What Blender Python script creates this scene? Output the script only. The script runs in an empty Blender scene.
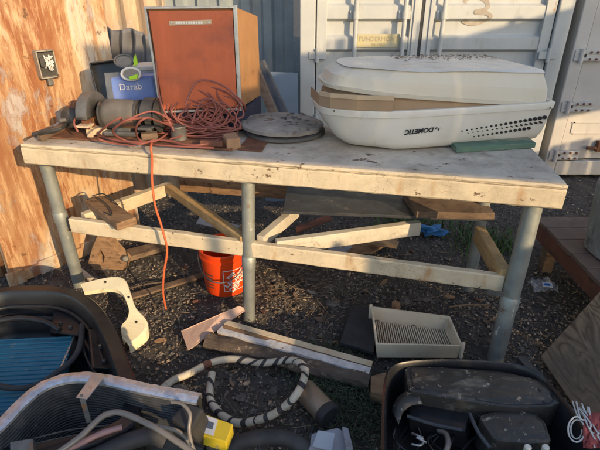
import bpy, math, random
from mathutils import Vector, Matrix, noise
V = Vector
R = random.Random(7)
S = bpy.context.scene
COL = S.collection
# ------------------------------------------------------------------ camera model (used to read positions off the photograph)
F, TH, H = 470.0, math.radians(27.4), 1.5
cT, sT = math.cos(TH), math.sin(TH)
def ray(px, py):
    x = (px-300)/F; u = (225-py)/F
    return V((x, cT+u*sT, -sT+u*cT))
def G(px, py, z=0.0):
    a = ray(px, py); t = (z-H)/a.z
    return V((a.x*t, a.y*t, z))
def D(px, py, Y):
    a = ray(px, py); t = Y/a.y
    return V((a.x*t, Y, H+a.z*t))
# ------------------------------------------------------------------ materials
def new_mat(name):
    m = bpy.data.materials.new(name); m.use_nodes = True
    nt = m.node_tree; nt.nodes.clear()
    return m, nt
def ramp(nt, fac, stops, interp='LINEAR'):
    r = nt.nodes.new('ShaderNodeValToRGB'); r.color_ramp.interpolation = interp
    els = r.color_ramp.elements
    while len(els) > 1: els.remove(els[-1])
    for i, (p, c) in enumerate(stops):
        e = els[0] if i == 0 else els.new(p)
        e.position = p; e.color = (c[0], c[1], c[2], 1) if not isinstance(c, (int, float)) else (c, c, c, 1)
    nt.links.new(fac, r.inputs[0]); return r.outputs[0]
def nz(nt, vec, scale, detail=6, rough=.6, dist=0.0, stretch=None, off=(0, 0, 0), rot=(0, 0, 0)):
    if stretch or off != (0, 0, 0) or rot != (0, 0, 0):
        mp = nt.nodes.new('ShaderNodeMapping'); nt.links.new(vec, mp.inputs[0])
        mp.inputs['Scale'].default_value = stretch or (1, 1, 1); mp.inputs['Location'].default_value = off
        mp.inputs['Rotation'].default_value = rot
        vec = mp.outputs[0]
    n = nt.nodes.new('ShaderNodeTexNoise'); n.inputs['Scale'].default_value = scale
    n.inputs['Detail'].default_value = detail; n.inputs['Roughness'].default_value = rough
    n.inputs['Distortion'].default_value = dist
    nt.links.new(vec, n.inputs['Vector']); return n.outputs['Fac']
def mixc(nt, fac, a, b):
    m = nt.nodes.new('ShaderNodeMix'); m.data_type = 'RGBA'
    for sock, v in ((m.inputs[0], fac), (m.inputs[6], a), (m.inputs[7], b)):
        if isinstance(v, (int, float)): sock.default_value = v
        elif isinstance(v, tuple): sock.default_value = (v[0], v[1], v[2], 1)
        else: nt.links.new(v, sock)
    return m.outputs[2]
def mat(name, c1, c2=None, scale=8, stretch=None, rough=.7, bump=.3, bscale=None, metal=0, spots=None, spots2=None, grain=None, lo=.35, hi=.65, trans=0, spec=.4, bdist=.004, alpha=1):
    """base = noise ramp c1->c2; spots=(colour, scale, threshold, stretch); grain=(colour, scale, stretch, amount)"""
    m, nt = new_mat(name)
    out = nt.nodes.new('ShaderNodeOutputMaterial'); b = nt.nodes.new('ShaderNodeBsdfPrincipled')
    nt.links.new(b.outputs[0], out.inputs[0])
    tc = nt.nodes.new('ShaderNodeTexCoord').outputs['Object']
    c2 = c2 or tuple(v*.8 for v in c1)
    f = nz(nt, tc, scale, stretch=stretch)
    col = ramp(nt, f, [(lo, c1), (hi, c2)])
    hgt = f
    if grain:
        g = nz(nt, tc, grain[1], detail=8, rough=.7, stretch=grain[2], dist=.3)
        gf = ramp(nt, g, [(.45, 0.0), (.62, grain[3])])
        col = mixc(nt, gf, col, grain[0]); hgt = g
    for k, sp in enumerate((spots, spots2)):
        if sp:
            s = nz(nt, tc, sp[1], detail=9, rough=.68, stretch=sp[3] if len(sp) > 3 else None, off=(3.1+k*5, 1.7, 9.2))
            sf = ramp(nt, s, [(sp[2], 0.0), (sp[2]+(sp[4] if len(sp) > 4 else .03), 1.0)])
            col = mixc(nt, sf, col, sp[0])
    nt.links.new(col, b.inputs['Base Color'])
    rf = nz(nt, tc, scale*2.3, off=(7, 3, 1))
    nt.links.new(ramp(nt, rf, [(.3, max(0, rough-.12)), (.7, min(1, rough+.12))]), b.inputs['Roughness'])
    b.inputs['Metallic'].default_value = metal
    b.inputs['Specular IOR Level'].default_value = spec
    b.inputs['Transmission Weight'].default_value = trans
    b.inputs['Alpha'].default_value = alpha
    if bump:
        h2 = nz(nt, tc, bscale or scale*6, detail=8, rough=.7, stretch=stretch)
        bm = nt.nodes.new('ShaderNodeBump'); bm.inputs['Strength'].default_value = bump; bm.inputs['Distance'].default_value = bdist
        nt.links.new(h2, bm.inputs['Height'])
        if grain:
            bm2 = nt.nodes.new('ShaderNodeBump'); bm2.inputs['Strength'].default_value = bump; bm2.inputs['Distance'].default_value = bdist; bm2.invert = True
            nt.links.new(hgt, bm2.inputs['Height']); nt.links.new(bm.outputs[0], bm2.inputs['Normal']); nt.links.new(bm2.outputs[0], b.inputs['Normal'])
        else:
            nt.links.new(bm.outputs[0], b.inputs['Normal'])
    return m
# rusty painted steel: streaks of orange rust through old cream paint
def rust_wall_mat(name, wash=0.0, off=(0, 0, 0), dark=1.0):
    m, nt = new_mat(name)
    out = nt.nodes.new('ShaderNodeOutputMaterial'); b = nt.nodes.new('ShaderNodeBsdfPrincipled'); nt.links.new(b.outputs[0], out.inputs[0])
    tc = nt.nodes.new('ShaderNodeTexCoord').outputs['Object']
    big = nz(nt, tc, 1.9, detail=5, rough=.6, stretch=(1.5, 1.5, .42), dist=.9, off=off)
    fine = nz(nt, tc, 30, detail=8, rough=.75, stretch=(1, 1, .12), off=off)
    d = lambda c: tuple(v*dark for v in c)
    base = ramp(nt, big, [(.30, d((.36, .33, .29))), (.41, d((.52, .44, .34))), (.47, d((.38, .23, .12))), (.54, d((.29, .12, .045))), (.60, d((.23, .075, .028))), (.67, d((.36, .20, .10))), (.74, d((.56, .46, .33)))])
    flk = ramp(nt, fine, [(.49, 0.0), (.56, .6)])
    col = mixc(nt, flk, base, d((.56, .38, .21)))
    flk2 = ramp(nt, nz(nt, tc, 46, detail=8, rough=.8, stretch=(1, 1, .16), off=(5, 5, 5)), [(.53, 0.0), (.60, .65)])
    col = mixc(nt, flk2, col, d((.26, .10, .035)))
    pt = ramp(nt, nz(nt, tc, 3.4, detail=10, rough=.72, stretch=(1, 1, .5), off=(1+off[0], 8, 2)), [(.575, 0.0), (.62, .7)])
    col = mixc(nt, pt, col, d((.38, .37, .37)))
    stk = ramp(nt, nz(nt, tc, 7, detail=8, rough=.65, stretch=(1, 1, .13), off=(2, 4+off[1], 2)), [(.52, 0.0), (.66, .75)])
    col = mixc(nt, stk, col, d((.24, .085, .03)))
    dk = ramp(nt, nz(nt, tc, 9, detail=9, rough=.75, off=(11, 2, 6)), [(.62, 0.0), (.66, .8)])
    col = mixc(nt, dk, col, d((.10, .045, .02)))
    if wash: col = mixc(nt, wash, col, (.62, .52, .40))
    nt.links.new(col, b.inputs['Base Color'])
    b.inputs['Roughness'].default_value = .8
    bm = nt.nodes.new('ShaderNodeBump'); bm.inputs['Strength'].default_value = .6; bm.inputs['Distance'].default_value = .006
    nt.links.new(fine, bm.inputs['Height'])
    bm2 = nt.nodes.new('ShaderNodeBump'); bm2.inputs['Strength'].default_value = .5; bm2.inputs['Distance'].default_value = .01
    nt.links.new(pt, bm2.inputs['Height']); nt.links.new(bm.outputs[0], bm2.inputs['Normal']); nt.links.new(bm2.outputs[0], b.inputs['Normal'])
    return m
def paint_mat(name, c1, c2, wood=(.17, .10, .055), stain=(.42, .24, .10), chip=.64, dirt=.5, rough=.6, crack=1.0):
    m, nt = new_mat(name)
    out = nt.nodes.new('ShaderNodeOutputMaterial'); b = nt.nodes.new('ShaderNodeBsdfPrincipled'); nt.links.new(b.outputs[0], out.inputs[0])
    tc = nt.nodes.new('ShaderNodeTexCoord').outputs['Object']
    col = ramp(nt, nz(nt, tc, 3.5, detail=7), [(.35, c1), (.65, c2)])
    # grime clouds and rusty run marks
    gr = ramp(nt, nz(nt, tc, 6, detail=10, rough=.75, off=(4, 1, 8)), [(.46, 0.0), (.72, dirt)]); col = mixc(nt, gr, col, tuple(v*.45 for v in c2))
    st = ramp(nt, nz(nt, tc, 4, detail=6, rough=.6, stretch=(2.6, 2.6, .9), off=(9, 9, 1)), [(.60, 0.0), (.72, .8)]); col = mixc(nt, st, col, stain)
    # fine cracks: edges of a distorted voronoi, thinned by noise
    vo = nt.nodes.new('ShaderNodeTexVoronoi'); vo.feature = 'DISTANCE_TO_EDGE'; vo.inputs['Scale'].default_value = 9
    mp = nt.nodes.new('ShaderNodeMapping'); mp.inputs['Scale'].default_value = (.8, 1.4, 2.2); nt.links.new(tc, mp.inputs[0])
    nn = nt.nodes.new('ShaderNodeTexNoise'); nn.inputs['Scale'].default_value = 7; nn.inputs['Detail'].default_value = 6; nt.links.new(tc, nn.inputs['Vector'])
    mx = nt.nodes.new('ShaderNodeMix'); mx.data_type = 'VECTOR'; mx.inputs[0].default_value = .35; nt.links.new(mp.outputs[0], mx.inputs[4]); nt.links.new(nn.outputs['Color'], mx.inputs[5]); nt.links.new(mx.outputs[1], vo.inputs['Vector'])
    cr = ramp(nt, vo.outputs['Distance'], [(0, 1.0), (.010, .0)])
    gate = ramp(nt, nz(nt, tc, 5, detail=3, off=(2, 7, 7)), [(.48, 0.0), (.56, .8*crack)])
    mu = nt.nodes.new('ShaderNodeMath'); mu.operation = 'MULTIPLY'; nt.links.new(cr, mu.inputs[0]); nt.links.new(gate, mu.inputs[1])
    col = mixc(nt, mu.outputs[0], col, wood)
    ch = ramp(nt, nz(nt, tc, 15, detail=10, rough=.72, stretch=(.8, 1, 1.3), off=(3, 1, 9)), [(chip, 0.0), (chip+.012, 1.0)]); col = mixc(nt, ch, col, wood)
    ch2 = ramp(nt, nz(nt, tc, 55, detail=4, rough=.6, off=(8, 2, 1)), [(.70, 0.0), (.72, .8)]); col = mixc(nt, ch2, col, tuple(v*1.2 for v in wood))
    nt.links.new(col, b.inputs['Base Color']); b.inputs['Roughness'].default_value = rough; b.inputs['Specular IOR Level'].default_value = .35
    ad = nt.nodes.new('ShaderNodeMath'); ad.operation = 'MAXIMUM'; nt.links.new(mu.outputs[0], ad.inputs[0]); nt.links.new(ch, ad.inputs[1])
    bm = nt.nodes.new('ShaderNodeBump'); bm.invert = True; bm.inputs['Strength'].default_value = .8; bm.inputs['Distance'].default_value = .003; nt.links.new(ad.outputs[0], bm.inputs['Height'])
    bm2 = nt.nodes.new('ShaderNodeBump'); bm2.inputs['Strength'].default_value = .55; bm2.inputs['Distance'].default_value = .004; nt.links.new(nz(nt, tc, 45, detail=8, rough=.7, stretch=(.5, 1, 1)), bm2.inputs['Height']); nt.links.new(bm.outputs[0], bm2.inputs['Normal']); nt.links.new(bm2.outputs[0], b.inputs['Normal'])
    return m
def plywood_mat(name):
    m, nt = new_mat(name)
    out = nt.nodes.new('ShaderNodeOutputMaterial'); b = nt.nodes.new('ShaderNodeBsdfPrincipled'); nt.links.new(b.outputs[0], out.inputs[0])
    tc = nt.nodes.new('ShaderNodeTexCoord').outputs['Object']
    n0 = nz(nt, tc, 3.0, detail=2, rough=.45, stretch=(3.6, .8, 3.6), dist=.9)
    mm = nt.nodes.new('ShaderNodeMath'); mm.operation = 'MULTIPLY'; mm.inputs[1].default_value = 9; nt.links.new(n0, mm.inputs[0])
    fr = nt.nodes.new('ShaderNodeMath'); fr.operation = 'PINGPONG'; fr.inputs[1].default_value = .5; nt.links.new(mm.outputs[0], fr.inputs[0])
    col = ramp(nt, fr.outputs[0], [(0, (.085, .050, .030)), (.14, (.20, .13, .075)), (.5, (.29, .19, .115))])
    st = ramp(nt, nz(nt, tc, 5, detail=8, rough=.7), [(.40, 0.0), (.65, .85)])
    col = mixc(nt, st, col, (.13, .095, .07))
    fib = ramp(nt, nz(nt, tc, 60, detail=5, stretch=(1, .08, 1)), [(.5, 0.0), (.62, .5)])
    col = mixc(nt, fib, col, (.12, .09, .06))
    nt.links.new(col, b.inputs['Base Color']); b.inputs['Roughness'].default_value = .85
    bm = nt.nodes.new('ShaderNodeBump'); bm.inputs['Strength'].default_value = .4; bm.inputs['Distance'].default_value = .003
    nt.links.new(fib, bm.inputs['Height']); nt.links.new(bm.outputs[0], b.inputs['Normal'])
    return m
M = {}
M['ground'] = mat('dirt', (.042, .037, .033), (.098, .087, .078), 9, bump=1.0, bscale=60, rough=.95, spots=((.17, .155, .14), 40, .59), spots2=((.016, .014, .013), 26, .58), bdist=.012)
M['cream'] = paint_mat('chipped_cream_paint', (.66, .56, .40), (.55, .46, .32), chip=.632, dirt=.6, crack=.45)
M['cream_cool'] = paint_mat('weathered_white_paint', (.60, .55, .45), (.47, .43, .34), chip=.64, dirt=.7, crack=.5)
M['ochre'] = mat('raw_pine', (.55, .38, .19), (.42, .27, .12), 5, rough=.75, bump=.4, grain=((.28, .17, .07), 26, (.6, .6, 2), .6), spots=((.15, .1, .06), 9, .64))
M['top'] = paint_mat('weathered_tabletop_paint', (.58, .52, .43), (.41, .35, .28), wood=(.15, .10, .07), stain=(.22, .14, .09), chip=.622, dirt=.75, crack=.5, rough=.68)
M['edge_dark'] = mat('rotted_ply_edge', (.20, .12, .07), (.10, .06, .04), 20, stretch=(1, 1, 6), rough=.9, bump=.8)
M['pipe'] = mat('galvanised_pipe', (.34, .36, .33), (.25, .27, .26), 9, rough=.5, metal=.45, bump=.3, spots=((.66, .65, .60), 26, .645, (1, 1, .30), .015), spots2=((.22, .15, .10), 8, .61, None, .05))
M['rust'] = mat('brown_rust', (.20, .085, .045), (.11, .05, .03), 14, rough=.85, bump=.6, spots=((.34, .16, .07), 18, .6))
M['rust_wall'] = rust_wall_mat('rusted_painted_steel')
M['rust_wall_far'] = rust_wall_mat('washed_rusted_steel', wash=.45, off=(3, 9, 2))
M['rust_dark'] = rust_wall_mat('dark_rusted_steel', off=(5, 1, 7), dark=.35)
M['cont'] = mat('grey_container_paint', (.47, .485, .48), (.40, .42, .42), 3, rough=.55, bump=.25, bscale=30, spots=((.30, .19, .11), 7, .63, (1, 1, .45), .05), spots2=((.36, .36, .34), 5, .56, (2, 2, .5), .15))
M['cont2'] = mat('pale_container_paint', (.52, .50, .47), (.44, .42, .40), 3, rough=.6, bump=.25, bscale=30, spots=((.30, .18, .10), 8, .68, (1, 1, .4), .03), spots2=((.40, .37, .33), 4, .56, (2, 2, .4), .15))
M['blue_steel'] = mat('blue_grey_steel', (.30, .34, .36), (.22, .26, .29), 4, rough=.6, bump=.2, spots=((.36, .33, .28), 4, .54, (2, 2, .3), .15), spots2=((.25, .14, .08), 8, .66, (2, 2, .4)))
M['blue_sheet'] = mat('slate_sheet', (.15, .20, .26), (.12, .165, .22), 3, rough=.6, bump=.1)
M['gasket'] = mat('black_rubber', (.028, .028, .030), (.045, .045, .048), 10, rough=.7, bump=.2)
M['red_panel'] = mat('rust_red_panel', (.50, .115, .042), (.44, .10, .036), 2.0, rough=.5, bump=.25, bscale=9, spots=((.24, .065, .04), 3.2, .54, None, .2), spots2=((.55, .36, .27), 30, .70, (1, 1, .5)), grain=((.30, .07, .035), 10, (3, 3, .25), .2))
M['ply_side'] = mat('orange_plywood', (.35, .18, .075), (.26, .12, .045), 4, rough=.65, bump=.3, grain=((.28, .15, .06), 11, (2, 2, .3), .8), spots=((.20, .10, .045), 4, .60, None, .06))
M['alu'] = mat('dull_aluminium', (.55, .54, .52), (.42, .41, .39), 20, rough=.42, metal=.75, bump=.15, spots=((.25, .2, .16), 25, .63))
M['foil'] = mat('foil_tape', (.74, .76, .80), (.52, .54, .58), 40, rough=.36, metal=.85, bump=.6, bscale=70)
M['white'] = mat('aged_white_plastic', (.70, .67, .60), (.60, .56, .48), 3, rough=.42, bump=.06, bscale=60, spots=((.46, .41, .33), 4, .57, (1, 1, .5), .16), spots2=((.34, .28, .22), 22, .70))
M['white_cap'] = mat('yellowed_plastic', (.58, .52, .41), (.62, .58, .49), 2.5, rough=.5, bump=.15, bscale=25, spots=((.46, .39, .29), 5, .58, (1, 1, .4), .12), spots2=((.30, .24, .18), 16, .69))
M['sheeting'] = mat('clouded_plastic_sheet', (.60, .58, .53), (.48, .46, .42), 5, rough=.35, bump=.5, bscale=9, spots=((.36, .31, .26), 7, .60, (1, 1.6, 1), .10), bdist=.01)
M['tan_card'] = mat('tan_cardboard', (.36, .25, .15), (.31, .21, .13), 4, rough=.85, bump=.1, spots=((.26, .17, .1), 5, .6, None, .15))
M['tan_light'] = mat('pale_cardboard', (.52, .40, .27), (.45, .34, .22), 4, rough=.85, bump=.1)
M['beige'] = mat('grey_beige_foam', (.38, .34, .27), (.33, .30, .24), 4, rough=.85, bump=.15)
M['black'] = mat('black_plastic', (.010, .011, .014), (.017, .018, .021), 5, rough=.32, spec=.5, bump=.12, bscale=40, spots=((.05, .048, .046), 14, .66, None, .12))
M['blackgloss'] = mat('glossy_black_plastic', (.014, .015, .018), (.022, .022, .025), 6, rough=.3, bump=.1, spots=((.07, .06, .05), 14, .62, None, .12))
M['foam'] = mat('dusty_black_cover', (.055, .049, .042), (.032, .029, .027), 7, rough=.34, bump=.35, bscale=50, spots=((.26, .22, .17), 7, .54, (.7, 1.8, 1), .2), spots2=((.30, .26, .20), 40, .60))
M['fin'] = mat('dark_fins', (.10, .104, .11), (.045, .047, .05), 12, rough=.4, metal=.4, bump=.4, bscale=120, spots=((.16, .16, .16), 18, .62, (1, 1, .3)))
M['tape_silver'] = mat('silver_tape', (.72, .74, .78), (.50, .51, .54), 30, rough=.35, metal=.25, bump=.7, bscale=60, spots=((.22, .17, .13), 14, .63))
M['box_metal'] = mat('aged_box_metal', (.38, .34, .28), (.28, .25, .20), 14, rough=.6, metal=.3, bump=.4, spots=((.16, .09, .05), 12, .6))
M['teal'] = mat('blue_coil_fins', (.035, .17, .25), (.028, .13, .20), 6, rough=.45, bump=.2, spots=((.14, .20, .22), 16, .62))
M['copper'] = mat('dull_copper_tube', (.24, .165, .125), (.18, .13, .10), 10, rough=.45, metal=.5, bump=.15)
M['pinktube'] = mat('pinkish_tube', (.34, .20, .20), (.26, .16, .16), 10, rough=.5, bump=.1)
M['greytube'] = mat('grey_brown_tube', (.25, .22, .19), (.19, .17, .15), 10, rough=.5, metal=.3, bump=.1)
M['cord_pink'] = mat('dusty_red_cord', (.27, .085, .065), (.20, .07, .055), 12, rough=.6, bump=.1)
M['cord_orange'] = mat('orange_cord', (.62, .14, .055), (.50, .12, .05), 12, rough=.5, bump=.1)
M['steel_grey'] = mat('grey_cast_metal', (.20, .195, .185), (.12, .115, .11), 10, rough=.5, metal=.5, bump=.4, spots=((.24, .12, .06), 12, .62))
M['steel_light'] = mat('dirty_cast_metal', (.17, .155, .135), (.09, .082, .075), 9, rough=.6, metal=.3, bump=.5, spots=((.20, .11, .07), 7, .57, None, .08), spots2=((.04, .035, .03), 10, .60, None, .06))
M['steel_dark'] = mat('dark_cast_metal', (.10, .095, .09), (.06, .058, .055), 10, rough=.55, metal=.4, bump=.4, spots=((.20, .10, .05), 11, .60))
M['blue'] = mat('blue_plastic', (.015, .13, .55), (.02, .10, .42), 5, rough=.4, bump=.1)
M['darkblue'] = mat('navy_tarp', (.010, .016, .055), (.014, .018, .04), 8, rough=.7, bump=.6)
M['clear'] = mat('cloudy_wrap', (.62, .66, .74), (.5, .55, .66), 12, rough=.2, bump=.9, bscale=22, bdist=.01, alpha=.18)
M['green_lens'] = mat('lime_plastic', (.42, .72, .05), (.36, .62, .04), 6, rough=.3, bump=0)
M['lens'] = mat('smoky_lens', (.30, .26, .22), (.24, .22, .20), 6, rough=.15, bump=0, alpha=.6)
M['grit'] = mat('dusty_slate', (.30, .28, .25), (.19, .175, .16), 14, rough=.9, bump=.8, bscale=40, spots=((.13, .10, .08), 10, .6))
M['grit_dark'] = mat('dark_dusty_disc', (.12, .115, .11), (.08, .075, .07), 14, rough=.85, bump=.7)
M['brick'] = mat('tan_brick', (.40, .24, .13), (.30, .17, .10), 18, rough=.9, bump=.8)
M['greenboard'] = mat('faded_green_paint', (.11, .19, .135), (.08, .135, .10), 9, stretch=(.4, 1, 2), rough=.7, bump=.5, spots=((.26, .24, .18), 9, .56, (.4, 1, 2), .05))
M['orange'] = mat('orange_bucket_plastic', (.80, .075, .012), (.72, .06, .010), 4, rough=.35, bump=.05, spots=((.40, .06, .02), 8, .66, None, .1))
M['logo_white'] = mat('white_print', (.78, .74, .70), (.70, .66, .62), 8, rough=.5, bump=0)
M['ink'] = mat('black_print', (.02, .02, .022), (.03, .03, .03), 8, rough=.5, bump=0)
M['faint_ink'] = mat('faded_print', (.26, .22, .15), (.34, .29, .2), 20, rough=.6, bump=0)
M['yellow_lbl'] = mat('faded_yellow_decal', (.50, .44, .24), (.44, .41, .27), 9, rough=.5, bump=.05, spots=((.42, .42, .38), 12, .56, None, .1))
M['graf'] = mat('faded_grey_paint', (.30, .26, .21), (.40, .36, .30), 14, rough=.7, bump=0)
M['yellow'] = mat('yellow_plastic', (.58, .45, .03), (.48, .37, .03), 8, rough=.4, bump=.05, spots=((.4, .32, .1), 20, .62))
M['paper'] = mat('paper_label', (.55, .58, .66), (.48, .52, .60), 12, rough=.7, bump=.05)
M['wood_old'] = mat('grey_brown_wood', (.22, .155, .105), (.14, .095, .065), 7, rough=.85, bump=.6, grain=((.08, .05, .035), 26, (.5, .5, 2), .7))
M['wood_mid'] = mat('brown_lumber', (.32, .20, .115), (.24, .145, .08), 6, rough=.8, bump=.5, grain=((.13, .075, .045), 26, (.4, 1.2, 2), .7), spots=((.10, .06, .04), 10, .62))
M['bark'] = mat('crumbling_rotten_wood', (.20, .155, .12), (.10, .075, .06), 16, stretch=(.5, 1.5, 1), rough=.95, bump=1.0, bdist=.012, spots=((.36, .29, .22), 20, .60))
M['pinkboard'] = mat('pinkish_thin_board', (.60, .42, .33), (.50, .34, .27), 6, rough=.75, bump=.3, grain=((.38, .25, .18), 26, (1, .6, 1), .5))
M['grey_sheet'] = mat('crumpled_grey_sheet', (.17, .17, .18), (.11, .11, .12), 6, rough=.7, bump=.5, stretch=(3, 3, .5))
M['ivory'] = mat('ivory_plastic', (.80, .74, .52), (.72, .66, .46), 4, rough=.42, bump=.1, spots=((.38, .32, .20), 10, .62, None, .06))
M['tray'] = mat('aged_tray_plastic', (.70, .60, .45), (.60, .50, .36), 5, rough=.5, bump=.15, spots=((.33, .22, .13), 5, .56, None, .12))
M['ply'] = plywood_mat('wavy_grain_plywood')
M['plat'] = mat('brown_paint', (.19, .13, .105), (.13, .09, .075), 5, rough=.75, bump=.5, spots=((.30, .25, .21), 9, .58, (1, .5, 1), .08), spots2=((.07, .05, .04), 6, .60, None, .08))
M['plat_edge'] = mat('oxide_edge', (.17, .065, .042), (.11, .05, .035), 7, rough=.75, bump=.5, spots=((.07, .04, .03), 8, .58))
M['concrete'] = mat('stained_concrete', (.27, .27, .26), (.18, .18, .175), 7, rough=.9, bump=.7, spots=((.40, .39, .37), 20, .60), spots2=((.09, .085, .08), 8, .58, (1, 1, .4), .08))
M['stone'] = mat('dull_stone', (.10, .092, .085), (.16, .145, .13), 12, rough=.95, bump=.8, bdist=.01)
M['chipdark'] = mat('dark_gravel', (.075, .068, .063), (.165, .150, .138), 40, rough=.95, bump=.3)
M['chipmid'] = mat('brown_gravel', (.14, .112, .09), (.27, .23, .19), 40, rough=.95, bump=.3)
M['chiplight'] = mat('pale_wood_chips', (.34, .24, .16), (.50, .40, .30), 40, rough=.9, bump=.2)
M['straw'] = mat('dry_straw', (.30, .22, .14), (.19, .14, .09), 20, rough=.9, bump=0)
M['leaf'] = mat('dry_leaf', (.15, .095, .06), (.22, .15, .09), 20, rough=.85, bump=0)
M['green'] = mat('green_weed', (.05, .10, .03), (.07, .13, .04), 20, rough=.8, bump=0)
M['moss'] = mat('dull_green_weed', (.045, .065, .035), (.08, .10, .06), 20, rough=.9, bump=0)
M['tarp_blue'] = mat('blue_tarp', (.03, .17, .42), (.02, .12, .32), 8, rough=.6, bump=.5)
M['cloth_red'] = mat('red_rag', (.42, .10, .09), (.30, .07, .07), 8, rough=.95, bump=.7)
M['wire_white'] = mat('white_wire', (.62, .62, .60), (.52, .52, .50), 8, rough=.5, bump=0)
M['grey_plastic'] = mat('pale_grey_plastic', (.32, .345, .40), (.25, .27, .32), 5, rough=.45, bump=.2, spots=((.16, .15, .14), 9, .58, None, .1))
M['angle'] = mat('dark_steel_angle', (.085, .09, .10), (.055, .06, .07), 7, rough=.5, metal=.4, bump=.3, spots=((.17, .15, .14), 16, .63))
M['canbrown'] = mat('tan_motor_can', (.34, .27, .20), (.26, .205, .155), 9, rough=.45, metal=.45, bump=.3, spots=((.16, .09, .05), 14, .61))
# ------------------------------------------------------------------ mesh builder
class MB:
    def __init__(s): s.v = []; s.f = []; s.sm = []
    def add(s, vs, fs, smooth=False):
        o = len(s.v); s.v += [V(p) for p in vs]
        for f in fs: s.f.append(tuple(i+o for i in f)); s.sm.append(smooth)
        return s
    def hexa(s, p):     # p: 4 bottom then 4 top corners
        return s.add(p, [(3, 2, 1, 0), (4, 5, 6, 7), (0, 1, 5, 4), (1, 2, 6, 5), (2, 3, 7, 6), (3, 0, 4, 7)])
    def box(s, x0, x1, y0, y1, z0, z1):
        return s.hexa([(x0, y0, z0), (x1, y0, z0), (x1, y1, z0), (x0, y1, z0), (x0, y0, z1), (x1, y0, z1), (x1, y1, z1), (x0, y1, z1)])
    def obox(s, c, ax, ay, az):  # half-axis vectors
        c, ax, ay, az = V(c), V(ax), V(ay), V(az)
        return s.hexa([c-ax-ay-az, c+ax-ay-az, c+ax+ay-az, c-ax+ay-az, c-ax-ay+az, c+ax-ay+az, c+ax+ay+az, c-ax+ay+az])
    def beam(s, a, b, w, h, up=(0, 0, 1)):  # board from a to b, w sideways, h along up; a,b on the top centre line
        a, b, up = V(a), V(b), V(up); d = (b-a).normalized(); sd = d.cross(up).normalized(); u = sd.cross(d).normalized()
        return s.obox((a+b)/2-u*h/2, (b-a)/2, sd*w/2, u*h/2)
    def prism(s, poly, ext):
        n = len(poly); ext = V(ext); p = [V(q) for q in poly]
        s.add(p+[q+ext for q in p], [tuple(range(n))[::-1], tuple(range(n, 2*n))]+[(i, (i+1) % n, n+(i+1) % n, n+i) for i in range(n)])
        return s
    def rings(s, rs, smooth=True, caps=(True, True), closed=True):
        n = len(rs[0]); vs = [p for r in rs for p in r]; fs = []
        m = n if closed else n-1
        for k in range(len(rs)-1):
            for i in range(m): fs.append((k*n+i, k*n+(i+1) % n, (k+1)*n+(i+1) % n, (k+1)*n+i))
        o = len(s.v); s.add(vs, fs, smooth)
        if caps[0]: s.add(rs[0], [tuple(range(n))[::-1]])
        if caps[1]: s.add(rs[-1], [tuple(range(n))])
        return s
    def tube(s, pts, r, seg=10, sub=0, caps=True, r1=None, wob=0):
        pts = [V(p) for p in pts]
        if sub: pts = smooth_path(pts, sub)
        if wob: pts = [p+V((R.gauss(0, wob), R.gauss(0, wob), 0)) for p in pts]
        n = len(pts); t0 = (pts[1]-pts[0]).normalized()
        a = V((0, 0, 1)) if abs(t0.z) < .9 else V((1, 0, 0))
        nrm = (a-t0*a.dot(t0)).normalized(); rs = []
        for i, p in enumerate(pts):
            t = (pts[min(i+1, n-1)]-pts[max(i-1, 0)]).normalized()
            nrm = (nrm-t*nrm.dot(t)).normalized(); bn = t.cross(nrm)
            rr = r if r1 is None else r+(r1-r)*i/(n-1)
            rs.append([p+nrm*math.cos(2*math.pi*k/seg)*rr+bn*math.sin(2*math.pi*k/seg)*rr for k in range(seg)])
        return s.rings(rs, True, (caps, caps))
    def lathe(s, o, ax, prof, seg=28, smooth=True, wob=0, caps=(True, True)):  # prof: (distance along axis, radius)
        o, ax = V(o), V(ax).normalized(); a = V((0, 0, 1)) if abs(ax.z) < .9 else V((1, 0, 0))
        n = (a-ax*a.dot(ax)).normalized(); b = ax.cross(n)
        ph = [1+R.gauss(0, wob) for k in range(seg)] if wob else [1]*seg
        s.rings([[o+ax*d+n*math.cos(2*math.pi*k/seg)*r*ph[k]+b*math.sin(2*math.pi*k/seg)*r*ph[k] for k in range(seg)] for d, r in prof], smooth, caps)
        return s
    def blob(s, c, rad, rng=R, nu=9, nv=6, jit=.22):
        c = V(c); sd = V((rng.random()*50, rng.random()*50, 0)); rs = []
        for j in range(nv+1):
            th = math.pi*(.04+.92*j/nv); ring = []
            for i in range(nu):
                ph = 2*math.pi*i/nu; d = V((math.sin(th)*math.cos(ph), math.sin(th)*math.sin(ph), -math.cos(th)))
                k = 1+jit*2*noise.noise(d*1.4+sd); ring.append(c+V((d.x*rad[0], d.y*rad[1], d.z*rad[2]))*k)
            rs.append(ring)
        return s.rings(rs, False)
    def build(s, name, m, parent=None, bevel=0, seg=2, origin=None, sub=0):
        me = bpy.data.meshes.new(name)
        o0 = parent_world(parent) if parent else (V(origin) if origin else V((0, 0, 0)))
        me.from_pydata([tuple(p-o0) for p in s.v], [], s.f)
        me.polygons.foreach_set('use_smooth', s.sm); me.materials.append(m if not isinstance(m, str) else M[m]); me.update()
        if any(s.sm): me.set_sharp_from_angle(angle=math.radians(38))
        o = bpy.data.objects.new(name, me); COL.objects.link(o)
        if parent: o.parent = parent
        else: o.location = o0
        if bevel:
            b = o.modifiers.new('bevel', 'BEVEL'); b.width = bevel; b.segments = seg; b.limit_method = 'ANGLE'; b.angle_limit = math.radians(35)
        if sub:
            sb = o.modifiers.new('sub', 'SUBSURF'); sb.levels = sub; sb.render_levels = sub
        return o
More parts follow.
